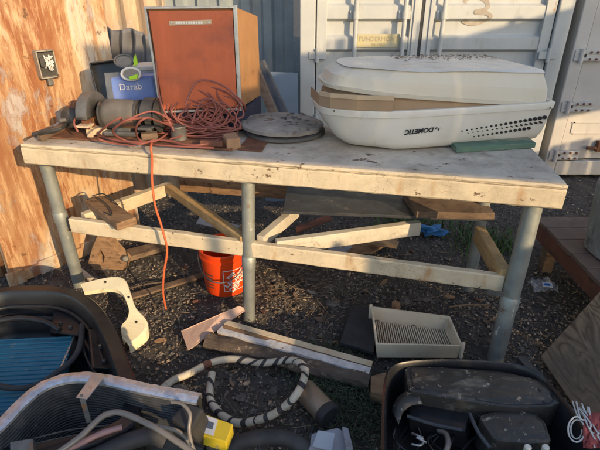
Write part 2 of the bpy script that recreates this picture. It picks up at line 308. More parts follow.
def split_build(mb, name, m, parent, bevel=0):
    par = list(range(len(mb.v)))
    def fd(i):
        while par[i] != i: par[i] = par[par[i]]; i = par[i]
        return i
    for f in mb.f:
        for i in f[1:]: par[fd(i)] = fd(f[0])
    # caps are added with their own vertices: weld by position
    pos = {}
    for i, v in enumerate(mb.v):
        k = (round(v.x, 5), round(v.y, 5), round(v.z, 5))
        if k in pos: par[fd(i)] = fd(pos[k])
        else: pos[k] = i
    gr = {}
    for f, sm_ in zip(mb.f, mb.sm): gr.setdefault(fd(f[0]), []).append((f, sm_))
    out = []
    for fs in gr.values():
        n = MB(); ix = {}
        for f, sm_ in fs:
            for i in f:
                if i not in ix: ix[i] = len(n.v); n.v.append(mb.v[i])
            n.f.append(tuple(ix[i] for i in f)); n.sm.append(sm_)
        out.append(n.build(name, m, parent, bevel=bevel))
    return out
def parent_world(p):
    w = V((0, 0, 0))
    while p: w += V(p.location); p = p.parent
    return w
def smooth_path(p, k):
    out = []; n = len(p)
    for i in range(n-1):
        a, b, c, d = p[max(i-1, 0)], p[i], p[i+1], p[min(i+2, n-1)]
        for j in range(k):
            t = j/k
            out.append(.5*((2*b)+(c-a)*t+(2*a-5*b+4*c-d)*t*t+(3*b-3*c+d-a)*t**3))
    out.append(p[-1]); return out
def thing(name, loc, label, cat, group=None):
    o = bpy.data.objects.new(name, None); COL.objects.link(o); o.location = loc; o.empty_display_size = .1
    o['label'] = label; o['category'] = cat
    if group: o['group'] = group
    return o
def tag(o, label, cat, group=None):
    o['label'] = label; o['category'] = cat
    if group: o['group'] = group
    return o
def kind(o, k): o['kind'] = k; return o
def text(name, s, size, org, xd, yd, m, parent, extrude=.0008, align='CENTER', bold=0, xs=1.0):
    cu = bpy.data.curves.new(name, 'FONT'); cu.body = s; cu.size = size; cu.extrude = extrude; cu.align_x = align; cu.align_y = 'CENTER'; cu.offset = bold
    tmp = bpy.data.objects.new('tmp', cu); COL.objects.link(tmp); bpy.context.view_layer.update()
    me = bpy.data.meshes.new_from_object(tmp.evaluated_get(bpy.context.evaluated_depsgraph_get()))
    bpy.data.objects.remove(tmp); bpy.data.curves.remove(cu)
    xd, yd = V(xd).normalized()*xs, V(yd).normalized(); zd = xd.normalized().cross(yd); o0 = parent_world(parent) if parent else V((0, 0, 0))
    for v in me.vertices: v.co = V(org)+xd*v.co.x+yd*v.co.y+zd*v.co.z-o0
    me.materials.clear(); me.materials.append(M[m])
    o = bpy.data.objects.new(name, me); COL.objects.link(o)
    if parent: o.parent = parent
    return o
# ================================================================== SETTING
def gh(x, y):
    n = noise.noise(V((x*1.3, y*1.3, 0)))*.022+noise.noise(V((x*5, y*5, 3)))*.010+noise.noise(V((x*17, y*17, 7)))*.0045
    for lx, ly in ((-1.2, 2.12), (-.25, 1.88), (.87, 1.58), (.92, 2.12)): n += .016*math.exp(-((x-lx)**2+(y-ly)**2)/.0049)
    return n-.012
def axis(lo, hi, st, far):
    a = []; v = lo
    while v < hi: a.append(v); v += st
    st2 = st*1.5; w = v
    while w < far: a.append(w); w += st2; st2 *= 1.25
    a.append(far); st2 = st*1.5; w = lo-st2
    while w > -far: a.insert(0, w); st2 *= 1.25; w -= st2
    a.insert(0, -far); return a
xs, ys = axis(-2.2, 2.6, .03, 60), axis(.5, 4.2, .03, 60)
g = MB(); nx = len(xs)
g.add([(x, y, gh(x, y) if abs(x) < 8 and abs(y) < 10 else -.012) for y in ys for x in xs],
      [(j*nx+i, j*nx+i+1, (j+1)*nx+i+1, (j+1)*nx+i) for j in range(len(ys)-1) for i in range(nx-1)], True)
kind(g.build('ground', 'ground'), 'structure')
# ---- litter (uncountable): gravel, chips, straw, leaves
def chips(name, m, n, area, size, flat=.5, rng=None, dens=None, zl=(0, .006)):
    rng = rng or R; mb = MB(); k = 0
    while k < n:
        x = rng.uniform(area[0], area[1]); y = area[2]+(area[3]-area[2])*rng.random()**1.25
        if dens and rng.random() > dens(x, y): continue
        k += 1
        s = size[0]+(size[1]-size[0])*rng.random()**2.5
        z = gh(x, y)+rng.uniform(*zl)
        a = rng.uniform(0, 6.28); el = rng.uniform(-.35, .35)
        ca, sa = math.cos(a), math.sin(a)
        asp = rng.uniform(.45, 1)
        pts = []
        for zz, sc in ((-flat*.4, 1), (flat*.5, rng.uniform(.5, .9))):
            for q in range(4 if flat < .3 else 5):
                th = 2*math.pi*q/(4 if flat < .3 else 5)+rng.uniform(-.35, .35)
                lx, ly = math.cos(th)*s*sc*rng.uniform(.7, 1.1), math.sin(th)*s*sc*asp*rng.uniform(.7, 1.1)
                pts.append((x+lx*ca-ly*sa, y+lx*sa+ly*ca, z+s*zz+lx*el))
        h = len(pts)//2
        mb.add(pts, [tuple(range(h, 2*h))]+[(i, (i+1) % h, h+(i+1) % h, h+i) for i in range(h)])
    return kind(mb.build(name, m), 'stuff')
patch = lambda sc, th, off: (lambda x, y: 1.0 if noise.noise(V((x*sc+off, y*sc, off))) > th else .12)
chips('dark_gravel', 'chipdark', 26000, (-1.8, 2.2, .75, 4.0), (.003, .013), .7)
chips('brown_gravel', 'chipmid', 12000, (-1.8, 2.2, .75, 4.0), (.003, .010), .6, dens=patch(1.6, .0, 3))
chips('dirt_clods', 'chipdark', 420, (-1.8, 2.2, .8, 3.6), (.010, .026), .8)
def near_leg(x, y):
    v = .10
    for cx, cy, r, w in ((1.08, 1.85, .28, 1), (-.05, 2.0, .22, .6), (-.62, 1.55, .25, .45), (.35, 2.1, .3, .35), (-.75, 2.05, .35, .4), (1.25, 1.2, .3, .8), (.9, 2.3, .4, .4)):
        v = max(v, w*math.exp(-((x-cx)**2+(y-cy)**2)/r**2))
    return v
chips('pale_wood_chips', 'chiplight', 3600, (-2.0, 2.6, .75, 3.9), (.003, .012), .18, dens=near_leg, zl=(.003, .014))
chips('dry_leaves', 'leaf', 1500, (-2.0, 2.6, .8, 3.9), (.005, .014), .10, dens=near_leg, zl=(.004, .018))
def straws(name, m, n, spots, L=(.03, .12), r=.0009, up=.02):
    mb = MB()
    for k in range(n):
        cx, cy, sp = R.choice(spots); x, y = R.gauss(cx, sp), R.gauss(cy, sp)
        if y < .8: continue
        a = R.uniform(0, 6.28); l = R.uniform(*L); z = gh(x, y)+R.uniform(.004, .02); b = R.gauss(0, .4)
        p = [V((x, y, z)), V((x+math.cos(a)*l*.5, y+math.sin(a)*l*.5, z+R.uniform(0, up))), V((x+math.cos(a+b)*l, y+math.sin(a+b)*l, z+R.uniform(-.003, up)))]
        mb.tube(p, r*R.uniform(.6, 1.5), seg=4, caps=False)
    return kind(mb.build(name, m), 'stuff')
straws('straw', 'straw', 600, [(-.1, 2.0, .16), (0, 2.1, .2), (-.75, 1.95, .25), (.3, 2.2, .3), (1.1, 1.8, .25), (-.5, 1.6, .4), (.7, 1.9, .4), (.1, 1.5, .4), (1.2, 1.2, .3)])
straws('weeds', 'moss', 1500, [(.12, 1.42, .10), (.22, 1.3, .08), (.15, 1.55, .07)], L=(.015, .05), r=.0014, up=.03)
def tuft(name, cx, cy, sp, n, m, h, label):
    mb = MB()
    for k in range(n):
        x, y = R.gauss(cx, sp), R.gauss(cy, sp); a = R.uniform(0, 6.28); l = R.uniform(.4, 1)*h; z = gh(x, y)
        w = .003; dx, dy = math.cos(a), math.sin(a); ln = R.uniform(.2, .8)*l
        p0, p1, p2 = V((x, y, z)), V((x+dx*ln*.4, y+dy*ln*.4, z+l*.6)), V((x+dx*ln, y+dy*ln, z+l*.85)); sd = V((-dy, dx, 0))*w
        mb.add([p0-sd, p0+sd, p1+sd*1.3, p1-sd*1.3, p2], [(0, 1, 2, 3), (3, 2, 4)])
    return tag(mb.build(name, m), label, 'weed')
tuft('weed_tuft', 1.18, 2.62, .10, 260, 'green', .14, 'green weeds in the dark gap behind the right bench leg')
tuft('weed_tuft', .78, 2.95, .12, 260, 'green', .13, 'low green weeds beside the blue tarp far under the bench')
# ================================================================== RUSTY WALLS
w0, w1 = V((-1.6, 2.18, 0)), V((-1.075, 2.82, 0)); wd = (w1-w0).normalized(); wn = V((wd.y, -wd.x, 0))
t = thing('rusty_wall', w0, 'sunlit orange rusted steel wall panel at the left end of the bench', 'wall')
mb = MB(); seg = 24; N = 60
rows = []
for k in range(N+1):
    z = -.05+2.75*k/N; row = []
    for i in range(seg+1):
        p = w0+(w1-w0)*(i/seg); b = noise.noise(V((i*.22, z*1.3, 4)))*.018+noise.noise(V((i*.7, z*4, 9)))*.005
        row.append(V((p.x, p.y, z))+wn*b)
    rows.append(row)
back = [[q-wn*(.05) for q in r] for r in rows]
mb.rings(rows, True, (False, False), False)
mb.rings(back, True, (False, False), False)
mb.rings([[r[0] for r in rows], [r[0] for r in back]], False, (False, False), False)
mb.rings([[r[-1] for r in rows], [r[-1] for r in back]], False, (False, False), False)
mb.build('steel_sheet', 'rust_wall', t)
# jagged torn lip at the panel foot
mb = MB()
for k in range(7):
    a = w0+wd*(.02+.085*k)+wn*.01; mb.obox(a+V((0, 0, .02+.02*R.random())), wd*(.045), wn*.012, V((0, 0, .03+.02*R.random())))
mb.build('foot_flange', 'rust_wall', t, bevel=.004)
mb = MB(); a = V((-3.3, 1.95, -.05)); b = w0-wn*.12-wd*.005
mb.prism([a, b, b+V((.03, .06, 0)), a+V((0, .06, 0))], (0, 0, 2.7))
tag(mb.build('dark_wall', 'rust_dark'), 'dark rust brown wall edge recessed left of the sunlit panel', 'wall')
mb = MB(); rows = []
for k in range(2):
    rows.append([V((-1.9+1.0*i/60, 3.4+.02*math.sin(i*.8), -.05+2.75*k)) for i in range(61)])
mb.rings(rows, True, (False, False), False); mb.rings([[q+V((0, .04, 0)) for q in r] for r in rows], True, (False, False), False)
mb.box(-.905, -.897, 3.39, 3.45, -.05, 2.7)
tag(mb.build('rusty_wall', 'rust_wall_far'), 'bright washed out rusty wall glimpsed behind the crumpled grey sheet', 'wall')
# electrical box on the rusty wall
def W(px, py, off=0.0):      # point on the rusty wall plane under a pixel
    a = ray(px, py); n = wn; k = (w0+wn*off).dot(n)-V((0, 0, H)).dot(n); tt = k/a.dot(n); return V((0, 0, H))+a*tt
c = W(46, 64, .02); t = thing('junction_box', c, 'open beige electrical box with loose wires on the rusty wall', 'electrical box')
mb = MB(); ux, uz = wd*.043, V((0, 0, .065))
mb.obox(c-wn*.012, ux, uz, wn*.004)
for s_ in (-1, 1):
    mb.obox(c+ux*s_, wd*.003, uz, wn*.02); mb.obox(c+uz*s_, ux*1.06, V((0, 0, .003)), wn*.02)
mb.build('housing', 'box_metal', t, bevel=.002)
mb = MB(); mb.obox(c-wn*.006, ux*.9, uz*.93, wn*.001); mb.build('back_plate', 'steel_dark', t)
mb = MB(); mb.obox(c+V((0, 0, -.085)), wd*.014, V((0, 0, .02)), wn*.012); mb.build('conduit_stub', 'steel_grey', t, bevel=.003)
mb = MB()
for k in range(7):
    p = [c+wd*R.uniform(-.01, .03)+V((0, 0, R.uniform(-.05, .05)))+wn*(.005+.02*R.random()) for _ in range(4)]; mb.tube(p, .0028, 6, sub=5)
split_build(mb, 'wire', 'wire_white', t)
mb = MB(); mb.obox(c-wd*.018+wn*.004+V((0, 0, .01)), wd*.012, V((0, 0, .022)), wn*.008); mb.build('receptacle', 'steel_dark', t, bevel=.002)
# grey crumpled sheet
t0 = D(106, 66, 3.0); mb = MB(); rows = []
for j in range(20):
    v = j/19; row = []
    for i in range(28):
        u = i/27; px = 106+48*u; top = 27+7*u+2*math.sin(u*9); py = 120-(120-top)*v
        p = D(px, py, 3.0); p.y += .02*math.sin(u*26+v*1.2)+.03*noise.noise(V((u*4, v*4, 2))); row.append(p)
    rows.append(row)
mb.rings(rows, True, (False, False), False)
o = tag(mb.build('grey_sheet', 'grey_sheet', origin=t0), 'crumpled dark grey corrugated sheet standing between rusty wall and red cabinet', 'metal sheet')
sm = o.modifiers.new('thick', 'SOLIDIFY'); sm.thickness = .006
# corrugated blue-grey wall behind
mb = MB(); prof = []
x = -2.6; 
while x < -.06:
    for dx, dy in ((0, 0), (.07, 0), (.095, .035), (.165, .035), (.19, 0)): prof.append((x+dx, 4.5+dy))
    x += .19
prof = [q for q in prof if q[0] < -.05]
mb.rings([[V((a, b, z)) for a, b in prof] for z in (-.05, 2.6)], False, (False, False), False)
mb.rings([[V((a, b+.06, z)) for a, b in prof] for z in (-.05, 2.6)], False, (False, False), False)
tag(mb.build('corrugated_wall', 'blue_steel'), 'shaded blue grey corrugated steel wall behind the red cabinet', 'wall')
# slate sheet and dark boards leaning there
mb = MB(); a, b = D(262, 116, 3.35), D(299, 117, 3.35); c_, d_ = D(298, 73, 3.55), D(266, 72, 3.55)
a.z -= .7; b.z -= .7; a.y -= .02; b.y -= .02
mb.prism([a, b, c_, d_], (0, .008, 0)); tag(mb.build('metal_sheet', 'blue_sheet', origin=a), 'smooth slate blue sheet leaning left of the grey container', 'metal sheet')
for nm, q, m_, lb in (('plank', [(257, 62), (263, 60), (289, 118), (281, 118)], 'angle', 'dark plank leaning steeply beside the red cabinet, nearer the slate blue sheet'),
                  ('plank', [(254, 72), (259, 70), (279, 120), (270, 120)], 'wood_old', 'grey brown plank leaning against the right side of the red cabinet')):
    Y = 2.95 if m_ == 'angle' else 2.75
    pts = [D(px, py, Y+(.0 if py > 100 else .25)) for px, py in q]
    dv = (pts[3]-pts[0])*1.1
    pts[2] += (pts[2]-pts[1])*.9; pts[3] += (pts[3]-pts[0])*.9
    mb = MB(); mb.prism(pts, (.01, .03, 0)); tag(mb.build(nm, m_, origin=pts[3], bevel=.003), lb, 'plank')
# ================================================================== CONTAINERS
CY = 3.8
t = thing('shipping_container', (1.0, CY, 0), 'grey shipping container with ribbed cargo doors and locking rods behind the bench', 'container')
def cx(px, py=30): return D(px, py, CY).x
xl, xr = cx(300, 60), cx(568, 30)
mb = MB(); mb.box(xl+.02, xr-.02, CY+.14, 9.5, .15, 2.58); mb.build('body', 'cont', t, bevel=.01)
mb = MB()
mb.box(xl, xl+.115, CY-.02, CY+.14, .02, 2.6); mb.box(xr-.11, xr, CY-.02, CY+.14, .02, 2.6)
mb.box(xl+.115, xr-.11, CY-.015, CY+.14, .04, .17); mb.box(xl+.115, xr-.11, CY-.015, CY+.14, 2.46, 2.6)
mb.build('corner_frame', 'cont', t, bevel=.008)
def leaf(x0, x1, name):
    d = MB(); st = .075
    d.box(x0, x0+st, CY, CY+.05, .18, 2.45); d.box(x1-st, x1, CY, CY+.05, .18, 2.45)
    d.box(x0+st, x1-st, CY, CY+.05, .18, .25); d.box(x0+st, x1-st, CY, CY+.05, 2.38, 2.45)
    # horizontal trapezoid ribs
    z = .25; pr = []
    P_ = .215; z0 = .158
    k = 0; zz = .25; pr = [(.25, .05)]
    while zz < 2.38:
        b0 = z0+P_*k
        for dz, y in ((0, .045), (.020, .008), (.105, .008), (.125, .045)):
            q = b0+dz
            if .25 < q < 2.38: pr.append((q, y))
        zz = b0+P_; k += 1
    pr.append((2.38, pr[-1][1]))
    d.rings([[V((x, CY+y, z)) for z, y in pr] for x in (x0+st, x1-st)], False, (False, False), False)
    return d.build(name, 'cont', t, bevel=.003)
xm = cx(421, 30)
dl = leaf(xl+.125, xm-.012, 'door'); dr = leaf(xm+.012, xr-.12, 'door')
mb = MB(); mb.box(xm-.011, xm+.011, CY+.006, CY+.04, .18, 2.45); mb.box(xl+.116, xl+.124, CY+.01, CY+.04, .18, 2.45); mb.box(xr-.119, xr-.111, CY+.01, CY+.04, .18, 2.45); mb.build('gasket', 'gasket', t)
for px, dd in ((355, dl), (403, dl), (441, dr), (520, dr)):
    X = cx(px, 30) if px != 520 else cx(536, 30)-.06
    if px == 520: continue
    r_ = MB(); r_.tube([(X, CY-.028, .1), (X, CY-.028, 2.52)], .017, 12)
    rod = r_.build('locking_rod', 'cont', dd)
    for z in (.35, .80, 1.28, 1.9, 2.3):
        b_ = MB(); b_.box(X-.045, X+.045, CY-.008, CY+.008, z-.03, z+.03); b_.lathe((X, CY-.028, z-.025), (0, 0, 1), [(0, .024), (.05, .024)], 14); b_.build('rod_bracket', 'cont', rod, bevel=.002)
mb = MB()
for px in (414, 430):
    X = cx(px, 30); mb.box(X-.014, X+.014, CY-.012, CY+.002, .3, 2.4)
split_build(mb, 'seam_flat', 'cont', t, bevel=.003)
for z in (.5, 1.0, 1.5, 2.0):
    for X, sg in ((xl+.13, 1), (xr-.12, -1)):
        h = MB(); h.box(X-.06 if sg > 0 else X-.07, X+.07 if sg > 0 else X+.06, CY-.032, CY-.021, z-.028, z+.028)
        h.lathe((X, CY-.034, z-.05), (0, 0, 1), [(0, .014), (.1, .014)], 12); h.build('hinge', 'cont', t, bevel=.002)
# yellow decal with print; grey spray mark
a, b = D(357, 47.5, CY), D(400, 34, CY)
mb = MB(); mb.box(a.x, b.x, CY-.003, CY+.005, a.z, b.z)
dec = mb.build('decal', 'yellow_lbl', dl)
cxm = (a.x+b.x)/2; hz = (b.z-a.z)
text('decal_print', 'FUNDERMONT', hz*.50, (cxm, CY-.0036, a.z+hz*.62), (1, 0, 0), (0, 0, 1), 'faint_ink', dec, extrude=.0003, xs=.92)
text('decal_print', 'IN FREE', hz*.34, (cxm, CY-.0036, a.z+hz*.22), (1, 0, 0), (0, 0, 1), 'faint_ink', dec, extrude=.0003)
pts = [D(466, 3, CY), D(470, -2, CY), D(480, -3, CY), D(489, 2, CY), D(486, 9, CY), D(476, 12, CY), D(486, 13, CY), D(491, 17, CY), D(484, 22, CY), D(472, 24, CY), D(464, 21, CY)]
pp = smooth_path([V((p.x, 0, p.z)) for p in pts], 10); mb = MB(); lo_, hi_ = [], []
def rib_y(z):
    q = ((z-.158)/.215 % 1)*.215
    if z < .25 or z > 2.38: return 0
    if q < .020: return .045-.037*q/.020
    if q < .105: return .008
    if q < .125: return .008+.037*(q-.105)/.020
    return .045
cols = [[] for _ in range(7)]
for i, p in enumerate(pp):
    tt = (pp[min(i+1, len(pp)-1)]-pp[max(i-1, 0)]).normalized(); n_ = V((-tt.z, 0, tt.x))*.015*(1+.4*noise.noise(p*9))
    for j in range(7):
        q = p+n_*(j/3-1); cols[j].append(V((q.x, CY+rib_y(q.z)-.0020-.004*i/len(pp), q.z)))
mb.rings(cols, False, (False, False), False); gr = mb.build('spray_mark', 'graf', dr)
# second container to the right
t = thing('shipping_container', (3.0, CY, 0), 'pale container door with strap hinges at the right edge of the yard', 'container')
x0 = xr+.07; DY = CY+.02
mb = MB(); mb.box(x0+.02, x0+2.4, DY+.14, 9.6, .15, 2.58); mb.build('body', 'cont2', t, bevel=.01)
mb = MB(); mb.box(x0, x0+.10, DY-.03, DY+.14, .02, 2.6); mb.box(x0+2.34, x0+2.44, DY-.03, DY+.14, .02, 2.6); mb.box(x0+.10, x0+2.34, DY-.03, DY+.14, .02, .145); mb.box(x0+.10, x0+2.34, DY-.03, DY+.14, 2.46, 2.6); mb.build('corner_frame', 'cont2', t, bevel=.008)
mb = MB(); mb.box(x0+.115, x0+1.21, DY, DY+.05, .16, 2.45); d1_ = mb.build('door', 'cont2', t, bevel=.004)
mb = MB(); mb.box(x0+1.225, x0+2.32, DY, DY+.05, .16, 2.45); mb.build('door', 'cont2', t, bevel=.004)
mb = MB(); mb.box(x0+.102, x0+.113, DY+.01, DY+.04, .16, 2.45); mb.build('gasket', 'gasket', t)
for px, py in ((578, 55), (568, 106), (552, 154)):
    z = D(px, py, DY).z; h = MB(); h.box(x0+.02, x0+.27, DY-.014-.026, DY-.031, z+.012, z+.038); h.box(x0+.02, x0+.27, DY-.04, DY-.031, z-.038, z-.012)
    h.box(x0+.02, x0+.06, DY-.04, DY-.031, z-.012, z+.012); h.box(x0+.115, x0+.27, DY-.032, DY-.001, z-.036, z+.036)
    h.lathe((x0+.07, DY-.045, z-.05), (0, 0, 1), [(0, .016), (.1, .016)], 12); hh = h.build('hinge', 'cont2', t, bevel=.002)
    bo = MB()
    for bx in (.14, .19, .24):
        for bz in (-.025, .025): bo.lathe((x0+bx, DY-.041, z+bz), (0, -1, 0), [(0, .009), (.006, .009), (.008, .006)], 8)
    split_build(bo, 'bolt', 'rust', hh)
z = D(595, 147, DY).z; X = D(592, 147, DY).x
mb = MB(); mb.tube([(X-.06, DY-.03, z), (X+.18, DY-.03, z)], .014, 10); mb.box(X+.02, X+.06, DY-.045, DY-.002, z-.03, z+.06); mb.build('door_latch', 'rust', d1_, bevel=.003)
mb = MB()
for (u0, u1, v0, v1) in ((572, 600, 122, 123), (572, 573, 122, 133), (572, 600, 133, 134)):
    a, b = D(u0, v1, DY), D(u1, v0, DY); mb.box(a.x, b.x, DY-.008, DY+.004, a.z, b.z)
mb.build('door_trim', 'cont2', d1_)
# ================================================================== WORKBENCH
TT = .85
FL, FR = G(22, 143, TT), G(567, 184, TT); e = (FR-FL).normalized(); nb = V((-e.y, e.x, 0)); Lb = (FR-FL).length
BL, BR = V((-1.26, 2.585, TT)), V((1.04, 2.19, TT))
t = thing('workbench', (-.1, 2.05, 0), 'long weathered cream painted wooden workbench on steel pipe legs', 'workbench')
BEN = t
# tabletop as a fine grid slab with slight unevenness and a ragged front edge
mb = MB(); nu, nv = 150, 34; rows = []
for j in range(nv+1):
    v = j/nv; row = []
    for i in range(nu+1):
        u = i/nu; p = (FL*(1-u)+FR*u)*(1-v)+(BL*(1-u)+BR*u)*v
        z = .0022*noise.noise(V((p.x*4, p.y*4, 1)))+.0012*noise.noise(V((p.x*22, p.y*22, 5)))
        if j == 0: p = p+nb*(.003+.005*max(0, noise.noise(V((u*60, 3, 3)))+.1)); z -= .003
        row.append(V((p.x, p.y, TT+z)))
    rows.append(row)
mb.rings(rows, True, (False, False), False)
low = lambda q: V((q.x, q.y, TT-.0185))
mb.rings([rows[0], [low(q) for q in rows[0]]], False, (False, False), False); mb.rings([rows[-1], [low(q) for q in rows[-1]]], False, (False, False), False)
mb.rings([[r[0] for r in rows], [low(r[0]) for r in rows]], False, (False, False), False); mb.rings([[r[-1] for r in rows], [low(r[-1]) for r in rows]], False, (False, False), False)
mb.add([low(rows[0][0]), low(rows[0][-1]), low(rows[-1][-1]), low(rows[-1][0])], [(0, 1, 2, 3)])
mb.build('tabletop', 'top', t)
def ragged(a, b, w, h, m, name, parent, nseg=70, amp=.0022, bev=0, slope=0):   # board hung below z of a, uneven arrises
    a, b = V(a), V(b); d = (b-a); sd = V((-d.y, d.x, 0)).normalized(); rs = []
    for i in range(nseg+1):
        u = i/nseg; p = a+d*u; k = p.x*9
        q = lambda s_: amp*noise.noise(V((k*1.7+s_*7, s_, u*3)))
        r_ = .006
        sec = [(0-q(1), r_), (r_*.6, q(2)), (w-r_, q(3)), (w, r_), (w, h-r_), (w-r_, h), (r_, h+q(4)), (-q(5), h-r_)]
        rs.append([p+sd*x_-V((0, 0, y_)) for x_, y_ in sec])
    mb = MB(); mb.rings(rs, False); o = mb.build(name, m, parent); return o
zt = TT-.0195
ap0, ap1 = FL-e*.008-nb*.008, FR+e*.004-nb*.008
ragged(V((ap0.x, ap0.y, zt-.002)), V((ap1.x, ap1.y, zt-.002)), .036, .078, 'cream', 'apron', t, 110, .0035)
q0, q1 = FL-nb*.0125, FR+e*.003-nb*.0125
ragged(V((q0.x, q0.y, TT-.001)), V((q1.x, q1.y, TT-.001)), .010, .0165, 'cream', 'front_edging', t, 160, .0045)
a, b = BL+V((0, -.05, 0)), BR+V((0, -.05, 0))
mb = MB(); mb.beam(V((a.x+.02, a.y, zt-.001)), V((b.x-.02, b.y, zt-.001)), .036, .1); mb.build('apron', 'wood_mid', t, bevel=.003)
a, b = FR-e*.022+nb*.034, BR-V((.022, .07, 0)); mb = MB(); mb.beam(V((a.x, a.y, zt-.001)), V((b.x, b.y, zt-.001)), .036, .082); mb.build('apron', 'cream', t, bevel=.003)
a, b = FL+e*.022+nb*.034, BL+V((.022, -.07, 0)); mb = MB(); mb.beam(V((a.x, a.y, zt-.001)), V((b.x, b.y, zt-.001)), .036, .082); mb.build('apron', 'cream', t, bevel=.003)
def leg(top, bot, r, coll_z, m='pipe'):
    mb = MB(); pts = [V(bot)+(V(top)-V(bot))*k/6 for k in range(7)]; mb.tube(pts, r, 22)
    o = mb.build('leg', m, t)
    for z in coll_z:
        k = (z-bot[2])/(top[2]-bot[2]); c = V(bot)+(V(top)-V(bot))*k; d = (V(top)-V(bot)).normalized()
        q = MB(); q.lathe(c-d*.03, d, [(0, r+.0005), (.002, r+.0035), (.052, r+.004), (.055, r+.002), (.06, r+.0005)], 22); q.build('pipe_collar', m, o)
    return o
zl = zt-.001
def under(px, back=.075):   # point behind the apron under pixel column px, on the bench line
    p0 = FL+nb*back; k = (px-300)/F; z = .74; s_ = -(p0.x-k*(p0.y*cT+(H-z)*sT))/(e.x-k*e.y*cT); return V((p0.x+e.x*s_, p0.y+e.y*s_, zl))
lt = under(45); leg(lt, (lt.x-.005, lt.y+.03, -.03), .031, (.44,))
mt_ = under(249); mb_ = G(249, 319, 0); leg(mt_, (mb_.x, mb_.y, -.03), .0295, (.33,))
rt = under(534, .065); rb = G(495, 360, 0); leg(rt, (rb.x, rb.y, -.03), .035, (.30,))
leg((.90, 2.10, zl), (.92, 2.12, -.03), .03, ()); 
# lower frame
s0, s1 = G(66, 221, .45), G(508, 283, .42); ofs = nb*.0
sA, sB = V((lt.x+.02, lt.y+.035, .45)), V((rt.x-.03, rt.y+.0, .40))
A_ = G(68, 219, .46); B_ = G(505, 277, .41)
k = lambda P: P
ragged(V((A_.x, A_.y, A_.z)), V((B_.x, B_.y, B_.z)), .036, .078, 'cream', 'stretcher', t, 90, .0025)
mb = MB(); mb.beam(G(487, 289, .372)-nb*.004, G(504, 292, .372)-nb*.004, .006, .022); mb.build('splice_plate', 'steel_grey', t, bevel=.001)
def brace(a, b, w, h, m, nm='brace'): mb = MB(); mb.beam(a, b, w, h); return mb.build(nm, m, t, bevel=.003)
brace(G(80, 216, .455)+V((0, .03, 0)), G(170, 182, .455), .04, .07, 'cream')
brace(G(168, 184, .462), G(244, 236, .462), .04, .05, 'ochre')
brace(G(260, 236, .452)+V((0, .0, 0)), G(296, 206, .452), .04, .06, 'cream_cool')
brace(G(276, 240, .446), G(420, 221, .446), .036, .072, 'cream_cool')
brace(G(480, 226, .44), G(506, 270, .44), .045, .08, 'ochre')
brace(G(178, 181, .452)+V((0, .05, 0)), G(302, 190, .452)+V((.1, .03, 0)), .036, .08, 'wood_mid', 'stretcher')
# loose shelf boards under the bench
a, b = G(283, 214, .475), G(497, 222, .475); bk = V((.02, .50, 0))
mb = MB(); mb.prism([a, b, b+bk, a+bk], (0, 0, .016)); tag(mb.build('shelf_board', 'angle', origin=a, bevel=.002), 'wide dark grey board lying on the braces under the bench', 'board')
a, b = G(416, 218, .493), G(494, 220, .493); mb = MB(); mb.prism([a, b, b+V((.0, .2, 0)), a+V((-.02, .24, 0))], (0, 0, .035))
tag(mb.build('wood_block', 'wood_old', origin=a, bevel=.003), 'brown wood offcut lying on the dark shelf board', 'wood block')
# ================================================================== THINGS ON THE BENCH
# --- red cabinet on a folded navy tarp
A0, B0, dp = V((-.60, 2.06, .965)), V((-.262, 2.10, .965)), V((.075, .30, 0)); A0 = G(161, 112, .965); B0 = G(240, 109, .965); 
tz = D(150, 9, A0.y).z; tz2 = D(235, 6, B0.y).z; A1 = D(150, 9, A0.y+.02); B1 = D(235, 6, B0.y+.02); A1.z = B1.z = (A1.z+B1.z)/2
t = thing('red_cabinet', A0, 'rust red fronted cabinet with plywood side and metal edge trim on the bench', 'cabinet')
zb = D(258, 16, B0.y+.32).z
A1.x = A0.x-.012
fn = V((e.y, -e.x, 0))
mb = MB(); mb.hexa([A0+V((0, .018, 0)), B0+V((0, .018, 0)), B0+dp, A0+dp, A1+V((0, .018, 0)), B1+V((0, .018, 0)), V((B0.x+dp.x, B0.y+dp.y, zb)), V((A0.x+dp.x, A0.y+dp.y, zb))]); mb.build('plywood_carcass', 'ply_side', t, bevel=.002)
mb = MB(); i_ = .012
ex_ = (B0-A0).normalized(); ez_ = (A1-A0).normalized()
q = [A0+ex_*i_+ez_*i_, B0-ex_*i_+ez_*i_, B1-ex_*i_-ez_*i_, A1+ex_*i_-ez_*i_]; mb.prism([p+V((0, -.002, 0)) for p in q], (0, .019, 0)); fp = mb.build('front_panel', 'red_panel', t, bevel=.001)
for a, b, w in ((A0, A1, .009), (B0, B1, .016), (A1, B1, .008), (A0, B0, .010)):
    mb = MB(); d = (b-a).normalized(); mb.beam(a-d*w/2+V((0, -.006, 0)), b+d*w/2+V((0, -.006, 0)), w, .022, up=(0, -1, 0)); mb.build('edge_trim', 'alu', t, bevel=.001)
def fpt(px, py, off=.006):    # point on the cabinet front under a pixel
    n = ex_.cross(ez_); a = ray(px, py); k = (A0-V((0, 0, H))).dot(n)/a.dot(n); return V((0, 0, H))+a*k-V((0, off, 0))
a, b, c_, d_ = fpt(169.5, 25.5), fpt(211.5, 24), fpt(211.5, 19.5), fpt(169.5, 21); mb = MB(); mb.prism([a, b, c_, d_], (0, .003, 0)); lp = mb.build('label_strip', 'tan_light', fp)
mb = MB()
for k in range(11):
    u = 176+k*2.5; a, b, c_, d_ = fpt(u, 23.9, .0075), fpt(u+1.7, 23.9, .0075), fpt(u+1.7, 21.4, .0075), fpt(u, 21.4, .0075); mb.prism([a, b, c_, d_], (0, .001, 0))
for u in (172, 209.3):
    a = fpt(u, 22.6, .0075); mb.lathe(a, (0, -1, 0), [(0, .004), (.003, .003)], 10)
split_build(mb, 'label_marks', 'logo_white', lp)
